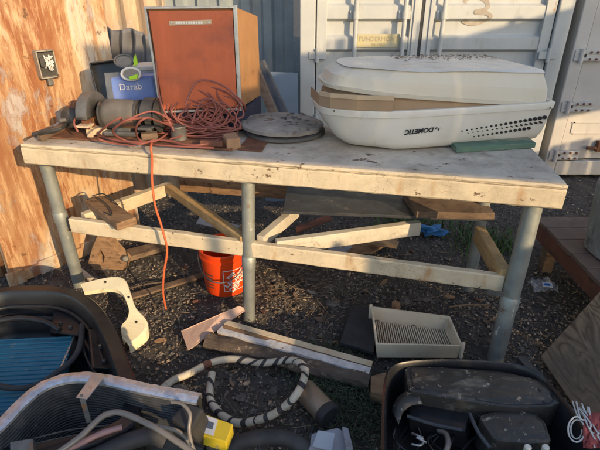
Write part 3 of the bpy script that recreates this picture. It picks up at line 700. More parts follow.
# tarp pad
mb = MB(); rs = []
pad0 = G(160, 128, TT); 
for i in range(30):
    u = i/29; p = A0+(B0+V((.02, .01, 0))-A0)*u+V((0, .012, 0)); yy = .01*math.sin(u*21); hh = .108+.006*noise.noise(V((u*9, 1, 1)))
    rs.append([V((p.x, p.y+yy, TT+.003)), V((p.x, p.y-.006+yy, TT+hh*.5)), V((p.x, p.y+yy, TT+hh)), V((p.x+.05, p.y+.33, TT+hh)), V((p.x+.05, p.y+.34, TT+.003))])
mb.rings(rs, True); tag(mb.build('folded_tarp', 'darkblue', origin=pad0), 'folded navy blue tarp under the red cabinet', 'tarp')
# --- round discs
t = thing('round_lid', G(284, 131, TT), 'dark round lid lying flat under the dusty grey one', 'lid', 'round lids stacked beside the plastic shroud')
c = G(285, 130, TT+.012); mb = MB(); mb.lathe(c-V((0, 0, .010)), (0, 0, 1), [(0, .180), (.006, .192), (.018, .190), (.022, .17), (.022, .05)], 44, wob=.008); mb.build('disc', 'grit_dark', t)
c2 = c+V((-.015, .01, .016)); t = thing('round_lid', c2, 'dusty grey round lid with rough rim on top of the dark one', 'lid', 'round lids stacked beside the plastic shroud')
mb = MB(); mb.lathe(c2-V((0, 0, .002)), V((.03, .02, 1)), [(0, .180), (.004, .198), (.020, .200), (.026, .188), (.024, .172), (.029, .165), (.031, .06), (.029, .02)], 44, wob=.009); mb.build('disc', 'grit', t)
mb = MB()
for k in range(30):
    a = R.uniform(0, 6.28); rr = R.uniform(.03, .16); p = c2+V((math.cos(a)*rr, math.sin(a)*rr, .0295)); mb.blob(p, (R.uniform(.004, .014), .006, .0022), nu=7, nv=4)
mb.build('dirt_crust', 'grit_dark', t)['kind'] = 'stuff'
# --- brick piece + rusty plate
mb = MB(); c = G(231, 150, TT); mb.obox(c+V((0, .04, .026)), V((.028, .012, 0)), V((-.015, .045, 0)), V((0, 0, .026))); tag(mb.build('brick', 'brick', origin=c, bevel=.004), 'small broken tan brick at the front of the bench beside the cord pile', 'brick')
mb = MB(); mb.prism([G(238, 150, TT+.003), G(262, 152, TT+.003), G(268, 141, TT+.003), G(250, 136, TT+.003)], (0, 0, .006)); tag(mb.build('metal_plate', 'rust', origin=G(250, 148, TT)), 'thin rusty plate lying flat between the brick and the round lids', 'metal plate')
mb = MB(); mb.prism([G(44, 138, TT+.004), G(100, 141.5, TT+.004), G(160, 146, TT+.004), G(232, 151, TT+.004), G(238, 136, TT+.004), G(190, 126, TT+.004), G(66, 119, TT+.004)], (0, 0, .007)); tag(mb.build('metal_plate', 'rust', origin=G(140, 139, TT), bevel=.001), 'wide rusty brown plate under the bench grinder and cord pile', 'metal plate')
# --- bench grinder
PT = TT+.014
gc = G(121, 138, PT)+V((0, .07, .092)); ax = V((.97, -.12, 0)).normalized(); sy = V((.12, .97, 0)).normalized()
t = thing('bench_grinder', V((gc.x, gc.y, PT)), 'old grey bench grinder with rounded motor and two wheel guards', 'bench grinder')
mb = MB(); mb.lathe(gc-ax*.10, ax, [(0, .04), (.012, .054), (.03, .064), (.05, .067), (.15, .067), (.17, .064), (.188, .054), (.20, .04)], 36); mb.build('motor_body', 'steel_light', t)
mb = MB()
for s_ in (-.085, .085): mb.lathe(gc+ax*s_-ax*.005, ax, [(0, .068), (.01, .068)], 36)
split_build(mb, 'motor_band', 'steel_dark', t)
mb = MB(); 
mb.obox(gc-V((0, 0, .080)), ax*.085, sy*.055, V((0, 0, .011))); mb.obox(gc-V((0, 0, .062)), ax*.045, sy*.04, V((0, 0, .014))); mb.build('base', 'steel_grey', t, bevel=.006)
for s_, rr, mm, w in ((-1, .098, 'steel_grey', .05), (1, .080, 'steel_dark', .052)):
    wc = gc+ax*s_*(.145)+V((0, 0, -.005)); 
    gd = MB(); sec = []
    for k in range(30):     # open-fronted guard: an arc shell
        an = math.radians(-70+250*k/29); rad = sy*math.cos(an)+V((0, 0, 1))*math.sin(an)
        sec.append([wc+ax*w/2+rad*rr*.35, wc+ax*w/2+rad*rr, wc+ax*w*.5+rad*rr*1.04, wc-ax*w*.5+rad*rr*1.04, wc-ax*w/2+rad*rr, wc-ax*w/2+rad*rr*.35])
    gd.rings(sec, True, (False, False), False); g_ = gd.build('wheel_guard', mm, t); g_.modifiers.new('thick', 'SOLIDIFY').thickness = .003
    wh = MB(); wh.lathe(wc-ax*.012, ax, [(0, .02), (0, rr*.88), (.024, rr*.88), (.024, .02)], 32); wh.lathe(wc-ax*.02, ax, [(0, .022), (.04, .022)], 20); wh.lathe(wc+ax*s_*.012, ax*s_, [(0, .012), (.025, .012), (.026, .006)], 6, smooth=False); wh.build('grinding_wheel', 'rust' if s_ < 0 else 'steel_dark', t)
    rs_ = MB(); rs_.obox(wc-sy*.085-V((0, 0, .03)), ax*.03, sy*.028, V((0, 0, .005))); rs_.obox(wc-sy*.06-V((0, 0, .06)), ax*.014, sy*.006, V((0, 0, .035))); rs_.build('tool_rest', 'tan_light' if s_ < 0 else 'steel_grey', t, bevel=.002)
mb = MB(); mb.lathe(gc+ax*.148+ax*.03, ax, [(0, .078), (.006, .078), (.012, .062), (.014, .02)], 32); mb.build('side_cover', 'steel_dark', t)
# old clamp / vice left of the grinder
c = G(52, 133, TT+.004); t = thing('hand_clamp', c, 'rusty hand clamp lying on the far left bench corner', 'clamp')
mb = MB(); mb.beam(G(38, 136, TT+.03), G(62, 124, TT+.05), .03, .026); mb.build('jaw', 'wood_old', t, bevel=.006)
mb = MB(); mb.beam(G(33, 133, TT+.02), G(54, 126, TT+.02), .022, .015); mb.tube([G(34, 134, TT+.03), G(60, 129, TT+.07), G(66, 124, TT+.04)], .008, 10, sub=4); mb.build('frame', 'steel_dark', t, bevel=.002)
# --- black bin, blue box in wrap, goggles, pale tub behind grinder
c = G(108, 112, TT+.002); t = thing('black_tray', c, 'black plastic tray standing on edge behind the grinder', 'tray')
p = [D(92, 63, 2.5), D(128, 58, 2.5), D(131, 112, 2.42), D(104, 112, 2.42)]
for q in p[2:]: q.z = TT+.003
mb = MB(); mb.prism(p, (0, .012, 0)); mb.build('back', 'black', t, bevel=.003)
mb = MB()
for a, b in ((p[0], p[1]), (p[0], p[3])): mb.beam(a+V((0, -.03, 0)), b+V((0, -.03, 0)), .008 if 1 else 0, .06, up=(0, -1, .0))
mb.build('rim', 'black', t, bevel=.002)
mb = MB(); bp = [D(110, 78, 2.3), D(152, 76, 2.34), D(157, 100, 2.3), D(113, 104, 2.26)]
t = thing('blue_box', G(135, 112, TT), 'bright blue plastic box with white lettering inside clear wrap behind the grinder', 'box')
lo_b = [V((q.x, q.y-.0, TT+.005)) for q in (bp[3], bp[2])]
mb.hexa([lo_b[0], lo_b[1], lo_b[1]+V((.02, .12, 0)), lo_b[0]+V((.02, .12, 0)), bp[0], bp[1], bp[1]+V((.02, .10, 0)), bp[0]+V((.02, .10, 0))]); bb = mb.build('body', 'blue', t, bevel=.008, seg=3)
fx = (bp[1]-bp[0]).normalized(); fz = ((bp[0]+bp[1])-(lo_b[0]+lo_b[1])).normalized(); fnn = fx.cross(fz)
text('lettering', 'Darab', .042, (bp[0]+bp[1]+bp[2]+bp[3])/4+V((-.01, 0, .012))+fnn*.004, fx, fz, 'logo_white', bb, extrude=.001)
mb = MB(); rows = []
for j in range(12):
    v = j/11; row = []
    for i in range(20):
        u = i/19; q = (bp[3]*(1-u)+bp[2]*u)*(1-v)+(bp[0]*(1-u)+bp[1]*u)*v+fx*(u-.5)*.04+V((0, 0, 1))*(v-.4)*.04; q = q+fnn*(.012+.014*noise.noise(V((u*5, v*4, 3)))); row.append(q)
    rows.append(row)
mb.rings(rows, True, (False, False), False); mb.build('clear_wrap', 'clear', t)
c = D(147, 66, 2.55); t = thing('pale_tub', V((c.x, c.y, TT)), 'small pale grey tub behind the blue box', 'tub')
mb = MB(); mb.lathe(V((c.x, c.y, TT+.002)), (0, 0, 1), [(0, .055), (c.z-TT, .072)], 28); mb.build('body', 'grey_plastic', t)
mb = MB(); mb.lathe(V((c.x, c.y, c.z)), (0, 0, 1), [(-.01, .075), (.006, .076), (.010, .072), (.010, .02)], 28); mb.build('rim', 'white', t)
c = D(126, 66, 2.24); t = thing('safety_goggles', c, 'clear safety goggles with lime green strap ends on top of the blue box', 'goggles')
c.z = max(c.z, bp[0].z+.004)
ctr1, ctr2 = D(124, 61, 2.33), D(131, 74, 2.28)
for q in (ctr1, ctr2):
    mb = MB(); an = V((.2, -.9, .4)).normalized(); a1 = V((1, .2, 0)).normalized(); a2 = an.cross(a1)
    mb.tube([q+a1*math.cos(k*.3927)*.042+a2*math.sin(k*.3927)*.028 for k in range(17)], .006, 8, caps=False); mb.build('lens_frame', 'wire_white' if q == ctr2 else 'steel_grey', t)
    mb = MB(); mb.prism([q+a1*math.cos(k*.3927)*.040+a2*math.sin(k*.3927)*.026 for k in range(16)], an*.002); mb.build('lens', 'lens', t)
mb = MB(); mb.prism([D(135, 54, 2.3), D(138, 64, 2.3), D(134, 67, 2.3), D(133, 60, 2.3)], (0, .012, 0)); mb.prism([D(128, 77, 2.25), D(138, 74, 2.25), D(137, 79, 2.25), D(130, 80, 2.25)], (0, .012, 0)); split_build(mb, 'strap_end', 'green_lens', t, bevel=.002)
# --- dusty red cord pile
pc = G(208, 141, TT); t0 = V((pc.x, pc.y+.10, TT))
mb = MB(); path = []
cen = t0+V((-.04, .0, 0))
rr = random.Random(12)
for lp_ in range(44):
    rx_, ry_ = rr.uniform(.05, .19), rr.uniform(.03, .12); ph = rr.uniform(-.6, .6); ox, oy = rr.gauss(-.005, .045), rr.gauss(0, .018)
    if lp_ % 4 == 0: ox -= .08; rx_ *= 1.15; ry_ *= .6
    lean = rr.uniform(.3, 3.0) if lp_ > 12 else .1; tilt = rr.uniform(-.9, .35) if lp_ > 6 else 0; hz_ = .015+.0014*lp_
    for k in range(9):
        a = 2*math.pi*k/9+lp_*.7
        x_, y_ = rx_*math.cos(a), ry_*math.sin(a)
        X, Y_ = x_*math.cos(ph)-y_*math.sin(ph), x_*math.sin(ph)+y_*math.cos(ph)
        yy = Y_/math.sqrt(1+lean*lean); zz = hz_+(Y_+ry_*.8)*lean/math.sqrt(1+lean*lean)+X*tilt*.35
        path.append(cen+V((X+ox+rr.gauss(0, .011), min(.050, yy*.8+oy-.01), max(.012, zz+.006))))
mb.tube(path, .0040, 8, sub=5)
ex2 = [G(240, 118, TT+.02), fpt(246, 103, .06), fpt(225, 82, .08), fpt(200, 79, .06), fpt(190, 100, .1)]
mb.tube(ex2, .0048, 8, sub=8)
ex3 = [G(232, 126, TT+.02), fpt(232, 110, .07), fpt(214, 96, .07), fpt(203, 100, .07), fpt(196, 118, .1)]
mb.tube(ex3, .0042, 8, sub=8)
ex4 = [fpt(158, 60, .03), fpt(162, 92, .05), fpt(170, 108, .09), fpt(180, 124, .12)]
mb.tube(ex4, .0042, 8, sub=8)
ex5 = [G(78, 132, TT+.05), G(74, 122, TT+.09), G(80, 116, TT+.10), G(88, 126, TT+.03), G(110, 139, TT+.03), G(150, 142, TT+.03), G(168, 133, TT+.03), G(172, 126, TT+.03)]
mb.tube(ex5, .0045, 8, sub=8)
ex6 = [G(115, 125, TT+.16)+V((0, -.02, 0)), G(116, 132, TT+.10)+V((0, -.06, 0)), G(130, 140, TT+.03), G(146, 143, TT+.024), G(160, 140, TT+.024)]
ex6 = [G(150, 118, TT+.14), G(128, 120, TT+.16), G(113, 131, TT+.10), G(124, 140, TT+.035), G(140, 144, TT+.03), G(156, 140, TT+.03), G(176, 142, TT+.03)]
mb.tube(ex6, .0045, 8, sub=8)
for q_ in ([G(170, 120, TT+.10), fpt(160, 104, .14), fpt(140, 108, .22), G(120, 118, TT+.17), G(104, 128, TT+.12), G(98, 138, TT+.05), G(112, 143, TT+.025), G(134, 146, TT+.025)],
           [G(176, 128, TT+.06), G(160, 122, TT+.12), G(146, 118, TT+.165), G(136, 128, TT+.12), G(140, 140, TT+.03), G(158, 145, TT+.025), G(190, 147, TT+.025), G(214, 148, TT+.025)],
           [G(182, 136, TT+.05), G(170, 140, TT+.03), G(188, 145, TT+.03), G(206, 144, TT+.03), G(222, 138, TT+.03), G(230, 130, TT+.03)]):
    mb.tube(q_, .0042, 8, sub=8)
tag(mb.build('extension_cord', 'cord_pink', origin=t0), 'tangled heap of dusty red cord beside the grinder', 'cord')
# --- orange cord hanging over the front edge
f = -nb*.02
def bpx(px, py, off=.02):   # point just in front of the apron face
    p0 = ap0-nb*off; a = ray(px, py); k = (p0-V((0, 0, H))).dot(nb)/a.dot(nb); return V((0, 0, H))+a*k
pt = [G(188, 128, TT+.03), G(172, 127, TT+.03), G(160, 131, TT+.022), G(153, 139, TT+.014), bpx(151, 147, .012), bpx(152, 160, .016), bpx(152, 180, .02), bpx(155, 205, .025), bpx(162, 228, .02), bpx(167, 250, .02), bpx(164, 272, .02), bpx(163, 292, .02), bpx(166, 309, .02)]
mb = MB(); mb.tube(pt, .0052, 10, sub=8); tag(mb.build('extension_cord', 'cord_orange', origin=pt[4]), 'bright orange cord hanging from the bench edge to near the ground', 'cord')
# grey connector cup
c = G(178, 143, TT+.002); t = thing('metal_cup', c, 'small grey metal cup at the bench front beside the cord pile', 'cup')
mb = MB(); mb.lathe(c+V((0, .035, 0)), (0, 0, 1), [(0, .034), (.004, .037), (.062, .035), (.066, .037), (.070, .036), (.070, .031), (.03, .029)], 26); mb.build('body', 'steel_grey', t)
mb = MB(); mb.lathe(c+V((0, .035, .068)), (0, 0, 1), [(-.004, .030), (.0, .030), (.004, .02), (.006, .008)], 20); mb.build('cap', 'steel_dark', t)
# --- green board
a, b = G(456, 153, TT+.002), G(535, 148, TT+.002); mb = MB(); bv = V((.0, .09, 0))
mb.prism([a, b, b+bv, a+bv], (0, 0, .024)); tag(mb.build('green_board', 'greenboard', origin=a, bevel=.002), 'faded green painted board under the right end of the white shroud', 'board')
# --- white air-conditioner shroud, upside down
zr = 1.032
O_ = G(384, 112, zr); an = math.atan2(G(558, 102, zr).y-O_.y, G(558, 102, zr).x-O_.x); ux = V((math.cos(an), math.sin(an), 0)); uy = V((-ux.y, ux.x, 0))
Lx = (G(557, 102, zr)-O_).length; nl = G(322, 107, zr)-O_; nx_, ny_ = nl.dot(ux), nl.dot(uy)
t = thing('roof_unit_shroud', V((O_.x+.4, O_.y+.2, TT)), 'upside down white plastic roof air conditioner shroud with vent holes', 'air conditioner cover')
AC = t
def outline(inset, inl=0):
    P = [(0+.02, 0), (Lx*.3, -.006), (Lx*.65, -.006), (Lx-.03, 0), (Lx-.004, .012), (Lx, .06), (Lx, .42), (Lx-.02, .48), (Lx-.09, .50), (Lx*.5, .51), (.05, .50), (nx_+.06, .44), (nx_+.01, ny_+.20), (nx_, ny_+.02), (nx_+.03, ny_-.03), (nx_*.45, ny_*.36)]
    cx_, cy_ = Lx*.45, .25; out = []
    sx = 1-inset/(Lx*.55); sy_ = 1-inset/.26
    for x_, y_ in P:
        X, Y_ = cx_+(x_-cx_)*sx, cy_+(y_-cy_)*sy_
        if inl and x_ < .1: X += inl*(1 if x_ < 0 else .35)
        out.append((X, Y_))
    # chaikin smoothing
    for _ in range(2):
        q = []
        for i in range(len(out)):
            a, b = out[i], out[(i+1) % len(out)]
            q += [(a[0]*.8+b[0]*.2, a[1]*.8+b[1]*.2), (a[0]*.2+b[0]*.8, a[1]*.2+b[1]*.8)]
        out = q
    return out
def aring(z, inset, inl=0, tilt=0, bumpa=0):
    r = []
    for x_, y_ in outline(inset, inl):
        p = O_+ux*x_+uy*y_; zz = z+tilt*(Lx-x_)
        if bumpa: zz += bumpa*noise.noise(V((x_*5, y_*5, 2)))
        r.append(V((p.x, p.y, zz)))
    return r
mb = MB()
sh = [(TT+.0035, .060, .10), (TT+.006, .042, .09), (TT+.014, .028, .075), (TT+.040, .016, .055), (TT+.085, .008, .03), (TT+.130, .003, .010), (TT+.152, .001, 0), (TT+.154, -.003, 0), (zr-.004, -.006, 0), (zr, -.004, 0), (zr+.001, .010, 0), (zr-.02, .014, 0)]
mb.rings([aring(z, i, l) for z, i, l in sh], True, (True, False)); sh_o = mb.build('shell', 'white', t)
mb = MB(); mb.rings([aring(zr-.018, .022), aring(zr-.016, .026, 0, .06), aring(zr-.024, .036, .02, .105), aring(zr-.023, .06, .02, .105)], True, (False, True)); mb.build('inner_band', 'tan_card', t)
def apt(x_, y_, z): p = O_+ux*x_+uy*y_; return V((p.x, p.y, z))
# tan cardboard piece wrapped round the left nose
mb = MB(); pl = [(.0-.002, -.004), (nx_*.45, ny_*.36-.004), (nx_+.028, ny_-.034), (nx_-.003, ny_+.02), (nx_+.003, ny_+.20)]
pl[0] = (.035, -.003)
lo_ = [apt(x_, y_, zr+.002) for x_, y_ in pl]; hi_ = [apt(x_, y_, zr+.046+.006*(i == 0)) for i, (x_, y_) in enumerate(pl)]
mb.rings([lo_, hi_], False, (False, False), False); cb = mb.build('cardboard_wrap', 'tan_card', t); cb.modifiers.new('thick', 'SOLIDIFY').thickness = .004
mb = MB(); fl0 = [apt(x_*1.005, y_-.004, zr+.046) for x_, y_ in pl[:4]]; fl1 = [p+V((0, 0, .018)) for p in fl0]
mb.rings([fl0, fl1], False, (False, False), False); q = mb.build('cardboard_flap', 'tan_light', t); q.modifiers.new('thick', 'SOLIDIFY').thickness = .005
# yellowed upper cover, raised at the left
mb = MB(); T_ = .105; z0 = zr-.028
SQ = 1.0
CL = [(z0-.004, .030, .0, 1), (z0, .015, .0, 1), (z0+.015, .013, .0, 1), (z0+.0155, .022, .008, 1), (z0+.075, .026, .014, .8), (z0+.078, .027, .016, .79), (z0+.148, .052, .045, .38), (z0+.152, .060, .05, .35), (z0+.163, .14, .06, .2), (z0+.164, .20, .06, .2), (z0+.164, .23, .05, .2)]
mb.rings([aring(z, i, l, T_*k) for z, i, l, k in CL], True, (False, True)); mb.build('upper_cover', 'white_cap', t)
mb = MB(); rs = []
LV = [(z0+.1465, .048, .042, .39), (z0+.1545, .057, .05, .35), (z0+.1605, .09, .055, .28), (z0+.1645, .12, .06, .22), (z0+.1660, .15, .06, .2), (z0+.1665, .18, .06, .2), (z0+.167, .20, .06, .2), (z0+.167, .22, .05, .2), (z0+.167, .235, .05, .2), (z0+.167, .245, .05, .2)]
for j, (z, i, l, k) in enumerate(LV):
    ring = aring(z, i-.004, l, T_*k); cc = sum(ring, V((0, 0, 0)))/len(ring)
    out = []
    for n_i, p in enumerate(ring):
        d = (p-cc).normalized(); w = noise.noise(V((p.x*13, p.y*13, 3)))+.5*noise.noise(V((p.x*31, p.y*27, 7)))
        q = p+d*.0015*max(-.4, w)+V((0, 0, .0030*w if j > 1 else 0))
        if j == 0: q.z += .010*noise.noise(V((p.x*5, p.y*5, 9)))
        out.append(q)
    rs.append(out)
mb.rings(rs, True, (False, True)); mb.build('plastic_sheet', 'sheeting', t)
mb = MB()
for k in range(260):
    x_, y_ = .18+(Lx*.86-.18)*R.random(), R.gauss(.38, .05)
    if y_ > .46: continue
    s_ = R.uniform(.002, .008); a_ = R.uniform(0, 3.1); c_ = apt(x_, y_, z0+.1695+.2*T_*(Lx-x_)); dx = V((math.cos(a_), math.sin(a_), 0)); dy = V((-dx.y, dx.x, 0))
    mb.prism([c_-dx*s_, c_-dy*s_*.5, c_+dx*s_, c_+dy*s_*.5], (0, 0, .0015))
kind_ = mb.build('leaf_debris', 'wood_old', t); kind_['kind'] = 'stuff'
# shell front surface lookup: ray vs the plane of the sloped front
def shp(px, py):      # march along the pixel ray to the sloped front face of the shell
    a = ray(px, py); best = None
    for k in range(600):
        s_ = 1.9+k*.001; p = V((0, 0, H))+a*s_; yl = (p-O_).dot(uy)
        z = p.z; zs = [q[0] for q in sh[:9]]; ins = [q[1] for q in sh[:9]]
        if z < zs[0] or z > zs[-1]: continue
        for j in range(8):
            if zs[j] <= z <= zs[j+1]: w = (z-zs[j])/(zs[j+1]-zs[j]); I = ins[j]+(ins[j+1]-ins[j])*w; break
        xs_ = (p-O_).dot(ux)
        yf = .25+(-.006*(1 if xs_ > .1 else 0)-.25)*(1-I/.26)
        if xs_ > Lx-.03: yf += .01*((xs_-(Lx-.03))/.03)
        if yl >= yf: return p
    return None
mb = MB(); nrm = (-uy*.95-V((0, 0, .28))).normalized()
for (a, b, n_, y0, y1, r0, r1) in ((462, 545, 18, 131, 117.5, .9, 2.2), (468, 541, 16, 133, 122.5, .8, 1.9), (474, 529, 13, 136.5, 128.5, .9, 2.0)):
    for k in range(n_):
        u = k/(n_-1); p = shp(a+(b-a)*u, y0+(y1-y0)*u)
        if not p: continue
        w = (r0+(r1-r0)*u)/470*2.0; ww = w*1.15; hh = w*.85*(.6 if n_ == 16 else 1); vz = (V((0, 0, 1))+ux*.35); vz = (vz-nrm*vz.dot(nrm)).normalized(); vx = nrm.cross(vz)
        c0 = p+nrm*.0012; mb.prism([c0+vx*math.cos(q*.6283)*ww+vz*math.sin(q*.6283)*hh for q in range(10)], -nrm*.006)
mb.build('vent_holes', 'ink', t)
pc_ = shp(419, 130.5); pr_ = shp(434, 129)
txd = (shp(436, 128.5)-shp(408, 131.5)).normalized()
text('brand_lettering', 'DOMETIC', .031, pc_+nrm*.003, -txd, -(V((0, 0, 1))-nrm*nrm.z).normalized(), 'ink', sh_o, extrude=.0008, bold=.0008, xs=.95)
q = shp(437, 128.3)+nrm*.003; vz = (V((0, 0, 1))-nrm*nrm.z).normalized(); mb = MB()
for dx_, sg in ((-.004, 1), (.008, -1)):
    mb.prism([q+txd*(dx_-.007)+vz*.001*sg, q+txd*dx_+vz*.011*sg, q+txd*(dx_+.003)+vz*.009*sg, q+txd*(dx_-.002)+vz*.0*sg, q+txd*(dx_+.008)-vz*.001*sg, q+txd*(dx_+.006)-vz*.004*sg], nrm*.0008)
mb.build('emblem', 'ink', sh_o)
mb = MB()
for px, py in ((334, 111), (550, 108)):
    q = shp(px, py)
    if q: mb.lathe(q, nrm, [(0, .004), (.002, .003)], 10)
split_build(mb, 'rivet', 'steel_dark', sh_o)
# ================================================================== UNDER THE BENCH
c = G(224, 296, 0); c.z = gh(c.x, c.y)
t = thing('orange_bucket', c, 'bright orange plastic bucket standing under the bench behind the middle leg', 'bucket')
bx_ = c+V((.0, .11, 0)); prof = [(0, .100), (.004, .112), (.03, .116), (.215, .125), (.217, .132), (.228, .132), (.231, .126), (.250, .128), (.254, .134), (.264, .134), (.264, .125), (.02, .108)]
mb = MB(); mb.lathe(bx_, (0, 0, 1), prof, 48); bk_ = mb.build('body', 'orange', t)
mb = MB(); ph0 = math.radians(180); hp = [bx_+V((.137*math.cos(a), .137*math.sin(a)*.4-.12*abs(math.sin(a)), .238-.10*abs(math.sin(a)))) for a in [math.pi+math.pi*k/12 for k in range(13)]]
mb.tube(hp, .003, 8); mb.build('handle', 'steel_grey', t)
def bucket_pt(ang, z, off=.0015): rr_ = .116+(.125-.116)*(z-.03)/.185+off; return bx_+V((math.cos(ang)*rr_, math.sin(ang)*rr_, z))
def bucket_patch(mb, quads):   # quads in (s, z) with s in metres round the bucket from ang0
    for q in quads:
        mb.add([bucket_pt(ang0+s_/.122, z, .0022) for s_, z in q], [tuple(range(len(q)))])
ang0 = math.radians(-58)
mb = MB()
def strip(p, q, w, zc=.15):
    """thin strip on the drum between two (s,z) points"""
    d = V((q[0]-p[0], q[1]-p[1], 0)); L = d.length; d.normalize(); n_ = V((-d.y, d.x, 0))*w/2; k = max(1, int(L/.01))
    for i in range(k):
        a = V((p[0], p[1], 0))+d*L*i/k; b = V((p[0], p[1], 0))+d*L*(i+1)/k
        bucket_patch(mb, [[tuple((a-n_)[:2]), tuple((b-n_)[:2]), tuple((b+n_)[:2]), tuple((a+n_)[:2])]])
x0_, x1_, z0_, z1_ = -.060, .070, .045, .175
for a, b in (((x0_, z0_), (x1_, z0_)), ((x0_, z1_), (x1_, z1_)), ((x0_, z0_), (x0_, z1_)), ((x1_, z0_), (x1_, z1_))): strip(a, b, .004)
mb.build('logo_frame', 'logo_white', bk_)
def curved_text(s_, size, cs, cz, rot, parent):
    cu = bpy.data.curves.new('txt', 'FONT'); cu.body = s_; cu.size = size; cu.align_x = 'CENTER'; cu.align_y = 'CENTER'; cu.offset = .0016
    tmp = bpy.data.objects.new('tmp', cu); COL.objects.link(tmp); bpy.context.view_layer.update()
    me = bpy.data.meshes.new_from_object(tmp.evaluated_get(bpy.context.evaluated_depsgraph_get())); bpy.data.objects.remove(tmp)
    o0 = parent_world(parent)
    for v in me.vertices:
        x_, y_ = v.co.x, v.co.y; X = cs+x_*math.cos(rot)-y_*math.sin(rot); Z = cz+x_*math.sin(rot)+y_*math.cos(rot)
        v.co = bucket_pt(ang0+X/.122, Z, .0026)-o0
    me.materials.clear(); me.materials.append(M['logo_white']); o = bpy.data.objects.new('logo_lettering', me); COL.objects.link(o); o.parent = parent
    o.modifiers.new('thick', 'SOLIDIFY').thickness = .0008
r45 = math.radians(40)
for k, (s_, sz) in enumerate((('THE', .028), ('HOME', .047), ('DEPOT', .043))):
    d_ = (1-k)*.036+.002; curved_text(s_, sz, .004-math.sin(r45)*d_, .11+math.cos(r45)*d_, r45, bk_)
# faded darker print block on its left side
mb = MB(); ang0 = math.radians(-128)
for k in range(5): strip((-.03, .06+.02*k), (.03, .06+.02*k), .010)
mb.build('side_print', 'plat_edge', bk_)
# plank resting on the stretcher at left
t = thing('wood_plank', G(112, 222, .47), 'short thick brown plank with a black strap resting on the left stretcher', 'plank')
q = [G(84, 199, .50), G(116, 224, .50), G(136, 217, .50), G(103, 195, .50)]
mb = MB(); mb.prism(q, (0, 0, -.038)); pk = mb.build('body', 'wood_mid', t, bevel=.003)
mb = MB(); mb.tube([G(88, 200, .505), G(96, 197, .52), G(108, 206, .515), G(112, 215, .51), G(104, 212, .505)], .003, 8, sub=6); mb.tube([G(92, 196, .51), G(104, 194, .53), G(118, 205, .51)], .003, 8, sub=6); split_build(mb, 'strap', 'gasket', t)
# cast bracket
t = thing('cast_bracket', G(106, 275, 0), 'brown cast bracket with a triangular hole standing by the left leg', 'bracket')
Yb = G(106, 275, 0).y+.06
out_ = [(97, 236), (107, 240), (118, 252), (126, 261), (121, 274), (108, 275), (95, 270), (88, 263), (92, 248)]; hol = [(100, 249), (102, 252), (104.5, 257), (103.5, 262), (101.5, 263), (99.5, 262), (97.5, 261), (97, 257), (98.5, 252)]
P = [D(a, b, Yb) for a, b in out_]; Hh = [D(a, b, Yb) for a, b in hol]; n_ = len(P); bk = V((.02, .05, 0))
mb = MB(); vs = P+Hh+[p+bk for p in P]+[p+bk for p in Hh]; fs = []
for i in range(n_):
    j = (i+1) % n_; fs += [(i, j, n_+j, n_+i), (2*n_+j, 2*n_+i, 3*n_+i, 3*n_+j), (i, 2*n_+i, 2*n_+j, j), (n_+j, 3*n_+j, 3*n_+i, n_+i)]
mb.add(vs, fs); mb.build('plate', 'wood_mid', t, bevel=.004)
mb = MB(); mb.lathe(D(124, 258, Yb), V((.6, -.7, .2)), [(-.02, .018), (.03, .018), (.034, .012)], 16); split_build(mb, 'knob', 'steel_grey', t)
# small steel foot beside left leg
a = G(84, 276, .01); mb = MB(); mb.beam(G(78, 268, .05), G(92, 279, .01), .03, .012); tag(mb.build('wood_offcut', 'cream_cool', origin=a, bevel=.002), 'short pale board end leaning at the foot of the left leg', 'offcut')
# brown boards and scraps under the bench
def slab(name, px, z, th, m, label, cat, bev=.002, group=None, bend=0):
    pts = [G(a, b, z if not isinstance(z, (list, tuple)) else z[i]) for i, (a, b) in enumerate(px)]
    mb = MB(); mb.prism(pts, (0, 0, -th)); return tag(mb.build(name, m, origin=pts[0], bevel=bev), label, cat, group)
slab('cardboard_scrap', [(336, 251), (372, 252), (398, 238), (360, 234)], .06, .015, 'wood_mid', 'flat brown board scrap on the dirt behind the front stretcher', 'scrap')
slab('wood_offcut', [(365, 240), (396, 246), (399, 241), (370, 235)], .11, .02, 'tan_card', 'tan offcut lying crosswise on the brown board scrap', 'offcut')
slab('metal_sheet', [(196, 223), (236, 232), (240, 225), (200, 216)], .09, .006, 'grey_plastic', 'pale grey thin sheet on the dirt behind the orange bucket', 'metal sheet')
slab('plank', [(112, 262), (168, 246), (170, 238), (116, 252)], .05, .03, 'wood_old', 'old brown plank lying on the dirt beneath the left stretcher', 'plank')
slab('plank', [(126, 300), (250, 262), (252, 258), (124, 295)], .018, .012, 'wood_old', 'thin dark lath lying on the dirt behind the orange cord', 'plank')
slab('red_board', [(296, 232), (332, 219), (330, 214), (296, 226)], .12, .012, 'plat_edge', 'dark red board end in the shade far under the shelf', 'board')
slab('dark_slab', [(340, 342), (374, 352), (377, 308), (352, 305)], .035, .02, 'gasket', 'flat black slab on the dirt left of the ribbed tray', 'slab')
mb = MB(); mb.blob(G(430, 230, .04), (.075, .05, .03), nu=30, nv=14, jit=.6); tag(mb.build('tarp_bundle', 'tarp_blue', origin=G(430, 231, 0)), 'crumpled bright blue tarp far behind under the bench', 'tarp')
mb = MB(); mb.blob(G(339, 250, .06), (.06, .05, .03), nu=12, nv=8, jit=.5); tag(mb.build('grey_rag', 'grey_plastic', origin=G(339, 250, 0)), 'pale grey rag behind the front stretcher', 'rag')
